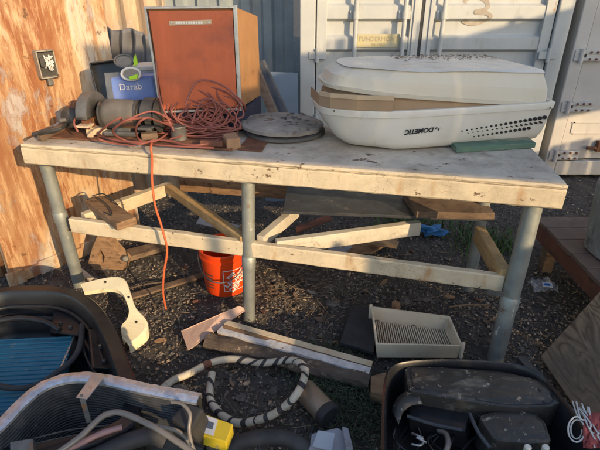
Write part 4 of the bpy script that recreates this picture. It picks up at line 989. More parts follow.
# stones
sr = random.Random(5)
stone_spots = [((404, 303), (.030, .025, .026), 'grey stone with pale side just behind the ribbed tray'), ((329, 287), (.022, .02, .014), 'flat stone on the dirt right of the middle leg'), ((333, 303), (.035, .028, .014), 'broad brown stone left of the black slab'),
               ((285, 180), (.0, .0, .0), None), ((343, 268), (.03, .02, .013), 'low stone directly beneath the stretcher'), ((176, 393), (.042, .032, .030), 'big dark stone beside the start of the white hose'),
               ((241, 398), (.022, .02, .016), 'small stone inside the hose loop on its left'), ((213, 385), (.024, .018, .014), 'small dark stone inside the hose loop near its cut end'), ((140, 312), (.02, .018, .014), 'pebble in front of the ivory panel'),
               ((300, 341), (.018, .014, .010), 'pebble touching the taped board'), ((273, 390), (.018, .015, .012), 'pebble near the middle of the hose loop'), ((426, 300), (.03, .02, .012), 'low stone right of the grey stone behind the tray')]
for (a, b), rad, lb in stone_spots:
    if not lb: continue
    p = G(a, b, 0); p.z = gh(p.x, p.y)+rad[2]*.4; mb = MB(); mb.blob(p, rad, sr, nu=12, nv=8, jit=.28); tag(mb.build('stone', 'stone', origin=p), lb, 'stone', 'loose stones on the dirt')
mb = MB(); c = G(396, 307, .02); mb.obox(c, V((.012, .01, 0)), V((-.01, .014, 0)), V((0, .01, .022))); tag(mb.build('brick_chip', 'brick', origin=c, bevel=.003), 'orange brick chip leaning by the grey stone behind the tray', 'brick chip')
# crumpled clear packet with blue label
c = G(544, 290, .0); t = thing('plastic_packet', c, 'crumpled clear plastic packet with a blue label beside the right leg', 'packet')
mb = MB(); rows = []
for j in range(9):
    row = []
    for i in range(12):
        u, v = i/11-.5, j/8-.5; row.append(c+V((u*.13, v*.10+.02, .02+.035*abs(noise.noise(V((u*5, v*5, 1)))*1.6)-.02*(u*u+v*v)*2)))
    rows.append(row)
mb.rings(rows, False, (False, False), False); q = mb.build('wrap', 'clear', t); q.modifiers.new('thick', 'SOLIDIFY').thickness = .001
mb = MB(); mb.obox(c+V((.01, 0, .035)), V((.025, -.005, 0)), V((.003, .015, .005)), V((0, 0, .001))); mb.build('label', 'paper', t)
mb = MB(); mb.obox(c+V((.008, -.002, .0372)), V((.015, -.003, 0)), V((.002, .006, .002)), V((0, 0, .001))); mb.build('label_print', 'blue', t)
# ================================================================== MIDDLE GROUND
def smooth_closed(pts, it=2, k=.25):
    for _ in range(it):
        q = []
        for i in range(len(pts)):
            a, b = pts[i], pts[(i+1) % len(pts)]; q += [a*(1-k)+b*k, a*k+b*(1-k)]
        pts = q
    return pts
# ivory panel
c = G(120, 310, .1)
OUT = [(80, 284, .165), (100, 279, .18), (117, 276.5, .185), (126, 281, .18), (131, 294, .155), (136, 308, .125), (147, 321, .09), (146, 333, .07), (129, 346, .04)]
INN = [(84, 292, .155), (100, 289.5, .165), (114, 289, .17), (122, 293, .162), (127, 303, .14), (129, 311, .12), (127, 319, .10), (121, 327, .08), (123, 341, .045)]
L_, R_ = smooth_path([G(*q) for q in INN], 3), smooth_path([G(*q) for q in OUT], 3); Md = [a*.12+b*.88+V((0, 0, .006)) for a, b in zip(L_, R_)]
mb = MB()
mb.rings([[p+V((0, 0, -.02)) for p in L_], L_, Md, R_, [p+V((0, 0, -.045)) for p in R_]], False, (False, False), False)
q = tag(mb.build('ivory_panel', 'ivory', origin=c), 'curved ivory plastic panel piece in sunlight beside the black housing', 'plastic panel'); IV = q; q.modifiers.new('thick', 'SOLIDIFY').thickness = .006
for k_ in (4, 12, 19):
    c_ = (L_[k_]+R_[k_])/2+V((0, 0, .0085)); hb = MB(); hb.lathe(c_, (0, -.2, 1), [(-.004, .0055), (.001, .0055), (.0012, .002)], 12); hb.build('screw_hole', 'ink', IV)
# pinkish thin board
slab('thin_board', [(181, 331), (188, 350), (247, 309), (239, 306), (222, 313)], [.03, .02, .07, .085, .08], .004, 'pinkboard', 'thin pinkish wedge shaped board lying across the plank end', 'board', bev=0)
# rotten plank
p = [G(208, 338, .05), G(214, 347, .045), G(290, 362, .05), G(366, 386, .035), G(371, 378, .05), G(300, 350, .06), G(250, 340, .06)]
mb = MB(); rs = []
aa, bb_ = G(208, 340, .03), G(370, 380, .03); dd_ = (bb_-aa)
for k in range(46):
    u = k/45; ctr = aa+dd_*u; sd = V((-dd_.y, dd_.x, 0)).normalized(); w = .045+.015*noise.noise(V((u*6, 1, 1))); hh = .030+.012*noise.noise(V((u*9, 4, 1)))
    rs.append([ctr+sd*(w*math.cos(a)*(1+.25*noise.noise(V((u*14, a*2, 3)))))+V((0, 0, hh*math.sin(a)*(1+.3*noise.noise(V((u*14, a*2, 8)))))) for a in [q*.5236 for q in range(12)]])
mb.rings(rs, False); tag(mb.build('rotten_plank', 'bark', origin=aa), 'crumbling rotten plank on the dirt in front of the foil taped board', 'plank')
# taped board
t = thing('taped_board', G(292, 346, .05), 'cream edged board with silver foil tape running along its side', 'board')
q = [G(217, 331, .07), G(369, 374, .06), G(373, 362, .06), G(228, 321, .07)]
mb = MB(); mb.prism(q, (0, 0, -.022)); mb.build('body', 'wood_mid', t, bevel=.003)
mb = MB(); rs = []
for k in range(50):
    u = k/49; a = q[0]*(1-u)+q[1]*u; b = q[3]*(1-u)+q[2]*u; j_ = .0015*noise.noise(V((u*40, 2, 2)))
    if .0 < u < .34: w0_, w1_ = .0, .30
    else: w0_, w1_ = .0, .48
    rs.append([a+(b-a)*w0_+V((0, 0, -.012)), a+(b-a)*w0_+V((0, 0, .0012+j_)), a+(b-a)*w1_+V((0, 0, .0016+j_*1.3))])
mb.rings(rs, False, (False, False), False); o = mb.build('foil_strip', 'tape_silver', t); o.modifiers.new('thick', 'SOLIDIFY').thickness = .001
mb = MB(); mb.prism([q[3]*.62+q[0]*.38+V((0, 0, .002)), q[2]*.55+q[1]*.45+V((0, 0, .002)), q[2]+V((0, 0, .002)), q[3]+V((0, 0, .002))], (0, 0, .003)); mb.build('top_edge', 'cream', t, bevel=.001)
# wood block in front of the tray
slab('wood_block', [(371, 392), (384, 396), (386, 372), (371, 376)], .06, .05, 'wood_mid', 'brown wood block between the taped board and the black pan', 'wood block')
# ribbed tray
t = thing('ribbed_tray', G(413, 345, .02), 'shallow cream plastic tray with ribbed dirty bottom on the dirt', 'tray')
z1 = .105; T = [G(376, 344, z1), G(464, 347, z1), G(450, 316, z1), G(371, 306, z1)]
T[1] = G(463, 346, z1-.01)
Bt = [V((p.x, p.y, .02)) for p in T]; cT_ = sum(T, V((0, 0, 0)))/4
Bt = [V((p.x+(cT_.x-p.x)*.06, p.y+(cT_.y-p.y)*.06, .02)) for p in T]
for i in range(4):
    j = (i+1) % 4; d = (T[j]-T[i]).normalized(); n_ = V((d.y, -d.x, 0)); n_ = n_ if n_.dot(cT_-T[i]) > 0 else -n_
    hgt = 1.0 if i in (0, 2) else 1.0
    mb = MB(); th_ = .009; cut = (0 if i != 1 else .03)
    mb.hexa([Bt[i], Bt[j], Bt[j]+n_*th_, Bt[i]+n_*th_, T[i]-V((0, 0, cut*(0))), T[j]-V((0, 0, 0)), T[j]+n_*th_, T[i]+n_*th_]); mb.build('side', 'tray', t, bevel=.0015)
mb = MB(); mb.prism([b+V((0, 0, .0)) for b in Bt], (0, 0, .008)); mb.build('bottom', 'tan_card', t)
mb = MB()
for k in range(34):
    u = (k+.7)/34.5; a = Bt[3]*(1-u)+Bt[2]*u; b = Bt[0]*(1-u)+Bt[1]*u; dirn = (b-a); a, b = a+dirn*.08+V((0, 0, .012)), b-dirn*.08+V((0, 0, .012)); mb.beam(a+V((0, 0, .006)), b+V((0, 0, .006)), .0045, .008)
rb_ = mb.build('rib', 'tray', t)
mb = MB()
for k in range(60):
    u, v = R.random()**1.7, R.random(); p = (Bt[0]*(1-u)+Bt[1]*u)*(1-v)*.94+(Bt[3]*(1-u)+Bt[2]*u)*v*.94+(cT_-V((0, 0, cT_.z-.02)))*.06; q_ = R.uniform(.5, 2.2); mb.blob(p+V((0, 0, .016)), (.005*q_, .004*q_, .0025), nu=6, nv=3)
mb.build('dirt', 'wood_old', t)['kind'] = 'stuff'
mb = MB()
for p in (T[3], T[1]): mb.lathe(V((p.x, p.y, .03)), (0, 0, 1), [(0, .008), (z1-.03+.006, .008), (z1-.020, .005)], 14)
split_build(mb, 'corner_post', 'tray', t)
# white hose wrapped in black tape
hp = [(157, 393, .03), (172, 381, .03), (186, 375, .035), (198, 369, .035), (210, 363, .035), (230, 359, .04), (246, 361, .045), (260, 363, .05), (274, 362, .055), (288, 360, .075), (298, 362, .095), (305, 369, .115), (303, 382, .122), (296, 395, .11), (284, 407, .075), (272, 415, .05), (258, 420, .045), (238, 423, .035), (223, 416, .03), (213, 405, .03), (210, 397, .032), (210, 388, .036), (212, 373, .05)]
P = smooth_path([G(a, b, z) for a, b, z in hp], 14)
t = thing('white_hose', G(255, 400, 0), 'looped cream hose wrapped spirally with black tape on the dirt', 'hose')
mb = MB(); mb.tube(P, .0155, 16); mb.build('hose', 'cream_cool', t)
cum = [0]
for a, b in zip(P, P[1:]): cum.append(cum[-1]+(b-a).length)
tot = cum[-1]
def at_s(s_):
    s_ = max(0, min(tot-1e-4, s_)); lo = 0
    while lo < len(cum)-2 and cum[lo+1] < s_: lo += 1
    w = (s_-cum[lo])/max(1e-6, cum[lo+1]-cum[lo]); p = P[lo]*(1-w)+P[lo+1]*w; tt = (P[min(lo+2, len(P)-1)]-P[max(lo-1, 0)]).normalized(); return p, tt
mb = MB(); s_ = .30
s_ = tot*.27
while s_ < tot-.06:
    wd_ = R.uniform(.007, .022); skew = R.uniform(.008, .022); rs = []
    for kk in range(4):
        ring = []
        for q in range(16):
            an_ = q*math.pi/8; p, tt = at_s(s_+wd_*kk/3+skew*math.cos(an_+.8)); n1 = V((0, 0, 1)); n1 = (n1-tt*n1.dot(tt)).normalized(); n2 = tt.cross(n1)
            ring.append(p+(n1*math.cos(an_)+n2*math.sin(an_))*.0164)
        rs.append(ring)
    mb.rings(rs, True, (False, False)); s_ += wd_+R.uniform(.020, .052)
split_build(mb, 'black_tape', 'gasket', t)
mb = MB(); p, tt = at_s(tot*.155); p2, _ = at_s(tot*.18); mb.tube([p, p2], .0160, 16); mb.build('rust_stain_band', 'plat_edge', t)
# motor can
a, b = G(303, 388, .05), G(328, 415, .05); d = (b-a).normalized()
t = thing('motor_can', (a+b)/2-V((0, 0, .05)), 'tan metal motor can with black end cap lying on the dirt', 'motor')
mb = MB(); mb.lathe(a, d, [(0, .030), (.004, .042), (.012, .046), ((b-a).length-.02, .046), ((b-a).length-.015, .046)], 32); mb.build('can', 'canbrown', t)
mb = MB(); mb.lathe(b-d*.018, d, [(0, .047), (.004, .050), (.028, .050), (.034, .044), (.034, .036), (.030, .034), (.030, .01)], 32); mb.build('end_cap', 'gasket', t)
# ================================================================== BLACK HOUSINGS (foreground)
def tub(pts, zt_, zb_, rim, floor, t, m='black', flare=.02, taper_in=.03, lip=.0):
    c = sum(pts, V((0, 0, 0)))/len(pts)
    def off(ps, k):
        out = []
        n = len(ps)
        for i in range(n):
            tt = (ps[(i+1) % n]-ps[i-1]); nn = V((tt.y, -tt.x, 0)).normalized(); nn = nn if nn.dot(c-ps[i]) > 0 else -nn; out.append(ps[i]+nn*k)
        return out
    z = lambda ps, h: [V((p.x, p.y, h)) for p in ps]
    mb = MB(); R0 = [z(off(pts, flare), zb_), z(off(pts, .004), zt_-.03), z(pts, zt_-.008), z(off(pts, .006), zt_), z(off(pts, rim-.006), zt_+.002), z(off(pts, rim), zt_-.006), z(off(pts, rim+taper_in*.3), zt_-.05), z(off(pts, rim+taper_in), floor+.02), z(off(pts, rim+taper_in+.02), floor)]
    mb.rings(R0, True, (False, True)); return mb, off
# ---- left black housing with blue coil
px = [(-70, 330, .27), (-40, 300, .27), (0, 286, .28), (30, 284.5, .28), (62, 285, .285), (84, 292, .285), (101, 305, .28), (114, 325, .27), (125, 350, .26), (138, 384, .25), (144, 420, .25)]
pts = [G(a, b, .27) for a, b, _ in px]+[V((-.62, .93, .27)), V((-1.0, .86, .27)), V((-1.5, .95, .27)), V((-1.8, 1.2, .27))]
t = thing('black_housing', V((-1.1, 1.35, 0)), 'large black plastic housing with curved rim holding a blue finned coil', 'housing')
pts = smooth_closed(pts, 2)
mb, off = tub(pts, .27, .015, .055, .05, t, flare=.02, taper_in=.03); hs = mb.build('shell', 'black', t)
# inner ledges
mb = MB(); ip = off(pts, .075); n_ = len(ip)
mb.tube([V((p.x, p.y, .205)) for p in ip[4:30]], .008, 8); ip2 = off(pts, .10); mb.tube([V((p.x, p.y, .16)) for p in ip2[4:30]], .010, 8); split_build(mb, 'inner_ledge', 'black', hs)
# blue coil inside
q = [G(-60, 345, .15), G(73, 336, .15), G(62, 378, .15), G(40, 412, .15), G(-90, 420, .15)]
mb = MB(); mb.prism(q, (0, 0, -.05)); co = mb.build('coil', 'teal', t, bevel=.003)
mb = MB()
for k in range(19):
    y = 337+k*4.4; a, b = G(-70, y+7, .152), G(72-max(0, (y-345))*.33, y, .152); mb.tube([a, b], .0042, 8)
mb.build('fin_row', 'teal', co)
mb = MB(); mb.beam(G(74, 336, .155), G(46, 402, .155), .008, .05); mb.build('end_plate', 'alu', t, bevel=.001)
mb = MB(); mb.tube([G(-20, 381, .19), G(10, 388, .19), G(35, 386, .19), G(55, 374, .19), G(72, 360, .2), G(80, 345, .21), G(82, 325, .21)], .011, 12, sub=8); mb.build('hose', 'gasket', t)
mb = MB(); mb.tube([G(-10, 322, .22), G(20, 318, .22), G(45, 322, .215), G(60, 330, .21)], .012, 10, sub=6); mb.tube([G(84, 330, .2), G(84, 350, .2), G(92, 368, .2), G(102, 378, .2)], .004, 8, sub=6); split_build(mb, 'wiring', 'blackgloss', t)
mb = MB(); mb.hexa([G(50, 336, .06), G(78, 340, .06), G(80, 318, .06), G(52, 316, .06), G(50, 332, .19), G(80, 336, .19), G(82, 308, .19), G(54, 306, .19)]); mb.hexa([G(88, 375, .06), G(115, 378, .06), G(108, 340, .06), G(86, 338, .06), G(92, 368, .22), G(116, 370, .20), G(108, 332, .20), G(88, 328, .22)]); mb.build('control_box', 'blackgloss', t, bevel=.008, seg=3)
mb = MB(); 
for (u, v, h_) in ((60, 322, .20), (70, 326, .20), (100, 345, .225), (104, 360, .22)): mb.lathe(G(u, v, h_), (0, 0, 1), [(-.03, .008), (0, .008), (.003, .004)], 10)
split_build(mb, 'screw', 'steel_dark', t)
# ---- curved black coil with silver edge in front
arc = [(-30, 452), (-8, 436), (8, 422), (24, 405), (42, 390), (60, 382.5), (80, 380), (105, 383), (130, 389), (160, 395), (182, 399), (197, 402)]
A = smooth_path([G(a, b, .34) for a, b in arc], 6)
t = thing('curved_coil', V((-.55, 1.0, 0)), 'curved black finned coil with silver foil edge in the bottom left corner', 'coil')
cn = V((-.5, .6, 0))
def offp(A, k):
    out = []
    for i, p in enumerate(A):
        tt = A[min(i+1, len(A)-1)]-A[max(i-1, 0)]; nn = V((-tt.y, tt.x, 0)).normalized(); nn = nn if nn.y > 0 or abs(nn.y) < .3 and nn.x < 0 else -nn
        out.append(p+nn*k)
    return out
z = lambda ps, h: [V((p.x, p.y, h)) for p in ps]
B = offp(A, .028); rws = [z(B, .02), z(B, .335), z(A, .335)]
hN = 26
for k in range(hN):
    h0 = .333-k*.0118
    rws += [z(offp(A, .0), h0-.001), z(offp(A, -.0035), h0-.003), z(offp(A, -.0035), h0-.007), z(offp(A, .0), h0-.009)]
rws.append(z(A, .02))
mb = MB(); mb.rings(rws, False, (False, False), False); mb.build('fins', 'fin', t)
mb = MB(); wob = lambda ps, a: [p+V((0, 0, a*noise.noise(p*45))) for p in ps]
mb.rings([z(offp(A, .034), .318), wob(z(offp(A, .033), .342), .003), wob(z(offp(A, .016), .3445), .002), z(offp(A, .004), .342), z(offp(A, -.004), .3385), z(offp(A, -.005), .331)], False, (False, False), False); o = mb.build('foil_edge', 'foil', t); o.modifiers.new('thick', 'SOLIDIFY').thickness = .0012
q = [G(76, 398, .352), G(87, 400, .352), G(104, 378, .352), G(94, 373, .352)]
mb = MB(); mb.prism(q, (0, 0, .003)); br = mb.build('clip', 'alu', t, bevel=.001)
mb = MB(); mb.beam(G(82, 398, .352), G(89, 423, .27), .016, .003, up=(0, -1, .3)); mb.lathe(G(81.5, 395, .356), (0, 0, 1), [(0, .005), (.002, .003)], 10); mb.build('clip_tab', 'steel_grey', br)
# end plate + copper bends at the right end
E0 = A[-1]; 
mb = MB(); mb.hexa([G(172, 437, .12), G(205, 450, .12), G(212, 425, .12), G(200, 412, .12), G(170, 418, .33), G(190, 432, .33), G(204, 408, .33), G(186, 402, .33)]); mb.build('end_cover', 'gasket', t, bevel=.01, seg=3)
mb = MB(); mb.tube([G(172, 402, .36), G(182, 404, .37), G(190, 414, .36), G(189, 430, .33), G(192, 446, .30)], .0055, 10, sub=8); mb.tube([G(150, 425, .30), G(175, 430, .30), G(188, 440, .28), G(196, 456, .25)], .007, 10, sub=6); split_build(mb, 'copper_bend', 'greytube', t)
mb = MB(); mb.tube([G(55, 455, .33), G(80, 437, .34), G(98, 420, .35), G(108, 414, .35), G(122, 413, .35), G(150, 425, .345), G(178, 442, .34), G(200, 458, .33)], .009, 12, sub=8); mb.build('pipe', 'greytube', t)
mb = MB(); mb.tube([G(50, 458, .30), G(75, 446, .31), G(100, 434, .31), G(122, 427, .31)], .009, 12, sub=8); mb.build('pipe', 'pinktube', t)
mb = MB(); mb.tube([G(70, 468, .26), G(100, 455, .27), G(125, 443, .27), G(150, 436, .26), G(165, 440, .24)], .026, 16, sub=8); mb.build('insulated_pipe', 'gasket', t)
mb = MB(); mb.tube([G(35, 438, .31), G(70, 430, .31), G(110, 425, .30)], .0022, 6, sub=6); mb.tube([G(20, 447, .29), G(70, 436, .28), G(110, 430, .25)], .0022, 6, sub=6); split_build(mb, 'wire', 'steel_dark', t)
c = G(24, 450, .30); mb = MB(); mb.obox(c, V((.03, .006, 0)), V((-.01, .02, .006)), V((0, -.004, .016))); mb.build('relay_box', 'steel_grey', t, bevel=.002)
# crumpled base below everything: pan floor
mb = MB(); mb.prism([V((-1.0, .75, .02)), V((-.25, .75, .02)), V((-.28, .98, .02)), V((-.65, 1.07, .02)), V((-.9, .9, .02))], (0, 0, .015)); mb.build('base_plate', 'blackgloss', t)
# ---- yellow box with label
c = G(216, 428, .18); t = thing('yellow_carton', V((c.x, c.y, 0)), 'small yellow box with a printed paper label beside the coil end', 'box')
q = [G(199, 434, .2), G(226, 442, .2), G(233, 424, .2), G(203, 413, .2)]; mb = MB(); mb.prism(q, (0, 0, -.05)); yb = mb.build('body', 'yellow', t, bevel=.003)
lx = (q[1]-q[0]).normalized(); ly = (q[3]-q[0]).normalized()
qq = lambda u, v, h: (q[0]*(1-u)+q[1]*u)*(1-v)+(q[3]*(1-u)+q[2]*u)*v+V((0, 0, h))
mb = MB(); mb.prism([qq(.04, .1, .001), qq(.52, .1, .001), qq(.52, .93, .001), qq(.04, .93, .001)], (0, 0, .0008)); lb_ = mb.build('label', 'paper', yb)
mb = MB()
for k in range(9): mb.prism([qq(.20+.027*k, .35, .0022), qq(.212+.027*k, .35, .0022), qq(.212+.027*k, .7, .0022), qq(.20+.027*k, .7, .0022)], (0, 0, .0004))
for k in range(4): mb.prism([qq(.08, .2+.15*k, .0022), qq(.15, .2+.15*k, .0022), qq(.15, .25+.15*k, .0022), qq(.08, .25+.15*k, .0022)], (0, 0, .0004))
mb.build('barcode', 'ink', lb_)
mb = MB(); mb.blob(V((c.x, c.y, .07)), (.05, .04, .075), nu=12, nv=8, jit=.2); tag(mb.build('stone', 'stone', origin=V((c.x, c.y, 0))), 'dark lump under the small yellow box', 'stone', 'loose stones on the dirt')
# ---- black hose bottom centre
mb = MB(); hz_ = [G(222, 462, .10), G(235, 445, .11), G(258, 438, .11), G(285, 438, .10), G(305, 448, .08), G(316, 462, .05)]
mb.tube(hz_, .026, 18, sub=8); tag(mb.build('black_hose', 'gasket', origin=hz_[2]), 'thick black corrugated hose at the bottom edge of the picture', 'hose')
# ---- pale grey plastic bracket
t = thing('grey_bracket', G(325, 440, 0), 'pale grey plastic bracket piece at the bottom centre on the dirt', 'bracket')
mb = MB(); mb.prism([G(307, 455, .10), G(352, 455, .10), G(346, 433, .10), G(338, 427, .10), G(312, 433, .10)], (0, 0, -.03)); mb.build('body', 'grey_plastic', t, bevel=.006, seg=3)
mb = MB(); mb.prism([G(312, 447, .108), G(332, 452, .108), G(335, 434, .14), G(318, 431, .14)], (0, 0, .005)); mb.prism([G(342, 430, .10), G(348, 432, .10), G(353, 452, .12), G(346, 452, .12)], (0, 0, .02)); split_build(mb, 'flange', 'grey_plastic', t, bevel=.002)
# ---- right black pan
px = [(381, 470), (381, 440), (382, 405), (383, 385), (386, 370), (395, 362), (415, 359), (450, 358), (490, 359.5), (525, 364), (545, 375), (560, 392), (578, 415), (600, 445), (622, 475)]
pts = [G(a, b, .24) for a, b in px]+[V((1.0, .72, .24)), V((.6, .68, .24)), V((.25, .72, .24))]
pts = smooth_closed(pts, 2)
t = thing('black_pan', V((.6, 1.1, 0)), 'large black plastic pan with dusty black covers and loose wires inside, bottom right', 'pan')
mb, off = tub(pts, .24, .012, .014, .04, t, m='blackgloss', flare=.03, taper_in=.02); mb.build('shell', 'blackgloss', t)
def pillow(px, z, th, m, name, dome=.012, parent=None, rnd=2, n=10):
    base = smooth_closed([G(a, b, z) for a, b in px], 2, .12); c = sum(base, V((0, 0, 0)))/len(base); mb = MB(); rs = []
    for k, (s_, h_) in enumerate(((1.01, -th), (1.0, -.004), (.985, 0), (.93, .001))): rs.append([V((c.x+(p.x-c.x)*s_, c.y+(p.y-c.y)*s_, z+h_)) for p in base])
    for k in range(1, n): 
        s_ = .95*(1-k/n); rs.append([V((c.x+(p.x-c.x)*s_, c.y+(p.y-c.y)*s_, z+.004+dome*(1-s_*s_)+.004*noise.noise(V((p.x*s_*18, p.y*18, 4))))) for p in base])
    mb.rings(rs, True, (True, True)); o = mb.build(name, m, parent or t); o.data.shade_smooth() if 0 else None; return o
pillow([(404, 366), (440, 367), (500, 371), (540, 380), (556, 391), (561, 402), (552, 407), (510, 408), (470, 402), (425, 394), (410, 391)], .225, .10, 'foam', 'cover', .006, rnd=1)
pillow([(478, 416), (500, 410), (532, 411), (545, 422), (552, 442), (530, 444), (495, 441)], .20, .12, 'foam', 'cover', .007, rnd=1)
seam = smooth_closed([G(a, b, .2285) for a, b in ((410, 369), (440, 370), (498, 374), (536, 382), (550, 391), (554, 400), (547, 404), (510, 405), (470, 399), (428, 391), (414, 388))], 2, .12)
mb = MB(); mb.tube(seam+[seam[0]], .0022, 6, caps=False); mb.build('seam_ridge', 'blackgloss', t)
mb = MB()
for (u_, v_) in ((416, 374), (490, 379), (540, 389), (545, 401), (478, 398), (422, 387)): mb.lathe(G(u_, v_, .236), (0, 0, 1), [(-.008, .006), (.001, .006), (.002, .003)], 10)
split_build(mb, 'screw', 'steel_dark', t)
mb = MB(); mb.hexa([G(410, 440, .05), G(470, 450, .05), G(470, 400, .05), G(412, 392, .05), G(408, 418, .17), G(465, 432, .17), G(470, 408, .17), G(412, 396, .17)])
mb.build('inner_box', 'blackgloss', t, bevel=.006)
mb = MB(); mb.tube([G(407, 416, .19), G(432, 424, .19), G(462, 430, .19)], .006, 8, sub=4); mb.tube([G(470, 414, .2), G(478, 432, .2), G(490, 448, .19)], .006, 8, sub=4); split_build(mb, 'inner_ledge', 'angle', t)
mb = MB(); L_ = [G(392, 411, .18), G(396, 400, .195), G(404, 393, .205), G(416, 391, .21)]; L_ = smooth_path(L_, 6); mb.rings([L_, [p+V((.015, -.05, -.01)) for p in L_]], True, (False, False), False); q = mb.build('curved_flap', 'foam', t); q.modifiers.new('thick', 'SOLIDIFY').thickness = .004
mb = MB(); c = G(420, 441, .14); mb.tube([c+V((-.02, .03, 0)), c+V((-.004, .01, .012)), c+V((.012, .0, .0)), c+V((-.004, -.02, .004)), c+V((-.03, -.012, 0))], .0038, 8, sub=6); mb.tube([c+V((.012, .012, .004)), c+V((-.012, .004, .012)), c+V((.02, -.006, 0))], .003, 8, sub=6); mb.lathe(c+V((0, .006, .006)), (0, 0, 1), [(0, .008), (.006, .008), (.008, .004)], 12); mb.build('metal_valve', 'alu', t)
mb = MB()
for k in range(9):
    s0_ = R.uniform(392, 470); p = [G(s0_+R.uniform(-12, 12), 418+12*i+R.uniform(-4, 4), .12+R.uniform(-.03, .03)) for i in range(4)]; mb.tube(p, R.uniform(.002, .005), 8, sub=6)
split_build(mb, 'wiring', 'black', t)
mb = MB(); mb.tube([G(438, 430, .14), G(446, 434, .15), G(448, 445, .15), G(444, 455, .14)], .009, 10, sub=6); mb.build('hose', 'greytube', t)
mb = MB()
for (u, v) in ((528, 447), (546, 447)):
    mb.lathe(G(u, v, .22), (0, 0, 1), [(-.02, .010), (0, .011), (.004, .008)], 14)
split_build(mb, 'knob', 'white', t)
mb = MB()
for k in range(60):
    p = G(R.uniform(500, 555), R.uniform(404, 414), .19); mb.blob(p, (R.uniform(.002, .006), R.uniform(.002, .005), .003), nu=5, nv=3)
mb.build('debris', 'chiplight', t)['kind'] = 'stuff'
# ---- angle iron, wires, rag
a, b = G(521, 356, .10), G(604, 448, .25); a.z = .10
mb = MB(); d = (b-a).normalized(); mb.beam(a, b+d*.3, .034, .005); mb.beam(a-V((.017, 0, -.0)), b+d*.3-V((.017, 0, 0)), .004, .034)
tag(mb.build('steel_angle', 'angle', origin=a, bevel=.001), 'dark steel angle bar slanting past the black pan to the right edge', 'steel bar')
mb = MB(); rr = random.Random(4)
for k in range(9):
    x0_, y0_ = rr.uniform(570, 585), rr.uniform(403, 412); p = [G(x0_+i*6+rr.uniform(-5, 5), y0_+i*10+rr.uniform(-4, 4), .265+rr.uniform(-.01, .02)) for i in range(5)]; mb.tube(p, .0024, 6, sub=6)
lp_ = [G(577+(5+.25*a)*math.cos(a*.6), 430+(8+.3*a)*math.sin(a*.6), .262+.001*a) for a in range(20)]; mb.tube(lp_, .0024, 6, sub=4)
tag(mb.build('white_wires', 'wire_white', origin=G(580, 420, .2)), 'loose white wires on the right corner of the black pan', 'wires')
mb = MB(); rows = []
for j in range(12):
    row = []
    for i in range(12):
        u, v = i/11, j/11; p = G(583+26*u, 414+34*v, .27+.03*noise.noise(V((u*3, v*3, 2)))+.012*noise.noise(V((u*9, v*9, 2)))); row.append(p)
    rows.append(row)
mb.rings(rows, True, (False, False), False); q = tag(mb.build('red_rag', 'cloth_red', origin=G(595, 430, .2)), 'faded red rag under the white wires at the right edge', 'rag'); q.modifiers.new('thick', 'SOLIDIFY').thickness = .004
# ---- right platform, concrete block, plywood
t = thing('low_platform', V((1.75, 2.1, 0)), 'low red brown wooden platform at the right edge of the yard', 'platform')
q = [V((1.345, 1.60, .30)), V((2.5, 1.60, .30)), V((2.5, 2.42, .30)), V((1.36, 2.42, .30))]
mb = MB()
for k in range(6):
    y0_, y1_ = 1.604+.137*k, 1.737+.137*k; jx = R.uniform(-.004, .004); mb.box(1.35+jx, 2.5, y0_, y1_, .276+R.uniform(0, .002), .299+R.uniform(0, .003))
mb.build('deck', 'plat', t, bevel=.003)
mb = MB(); mb.box(1.352, 1.39, 1.61, 2.41, .19, .274); mb.box(1.391, 2.5, 2.37, 2.408, .19, .274); mb.box(1.391, 2.5, 1.61, 1.65, .19, .274); mb.build('frame', 'plat_edge', t, bevel=.003)
for (x_, y_) in ((1.42, 1.68), (1.44, 2.34), (2.4, 1.68), (2.4, 2.34)): mb = MB(); mb.box(x_-.03, x_+.03, y_-.03, y_+.03, -.03, .189); mb.build('leg', 'wood_old', t, bevel=.003)
c = G(597, 247, .301); mb = MB()
c = V((1.645, 2.0, .303)); mb.lathe(c, (0, 0, 1), [(0, .20), (.01, .215), (.12, .225), (.25, .235), (.34, .24), (.355, .23), (.355, .05)], 26, wob=.02); tag(mb.build('concrete_tub', 'concrete', origin=c), 'dark stained concrete drum standing on the low platform', 'concrete block')
a_, a2, b_, b2 = V((1.06, 1.56, .03)), V((1.10, .45, .03)), V((1.40, 1.75, .315)), V((1.62, .55, .33))
nn = (a2-a_).cross(b_-a_).normalized(); nn = nn if nn.z > 0 else -nn
mb = MB(); dn = (b_-a_)*.35; dn2 = (b2-a2)*.35; mb.prism([a_, a2, b2+dn2, b_+dn], nn*.016)
tag(mb.build('plywood_sheet', 'ply', origin=a_, bevel=.002), 'weathered plywood sheet with wavy grain leaning on the low platform', 'plywood')
# dark pipe and scrap near platform
mb = MB(); mb.tube([G(535, 236, .05), G(563, 252, .04)], .012, 10); tag(mb.build('steel_pipe', 'steel_dark', origin=G(545, 240, 0)), 'short dark pipe on the dirt beside the platform', 'pipe')
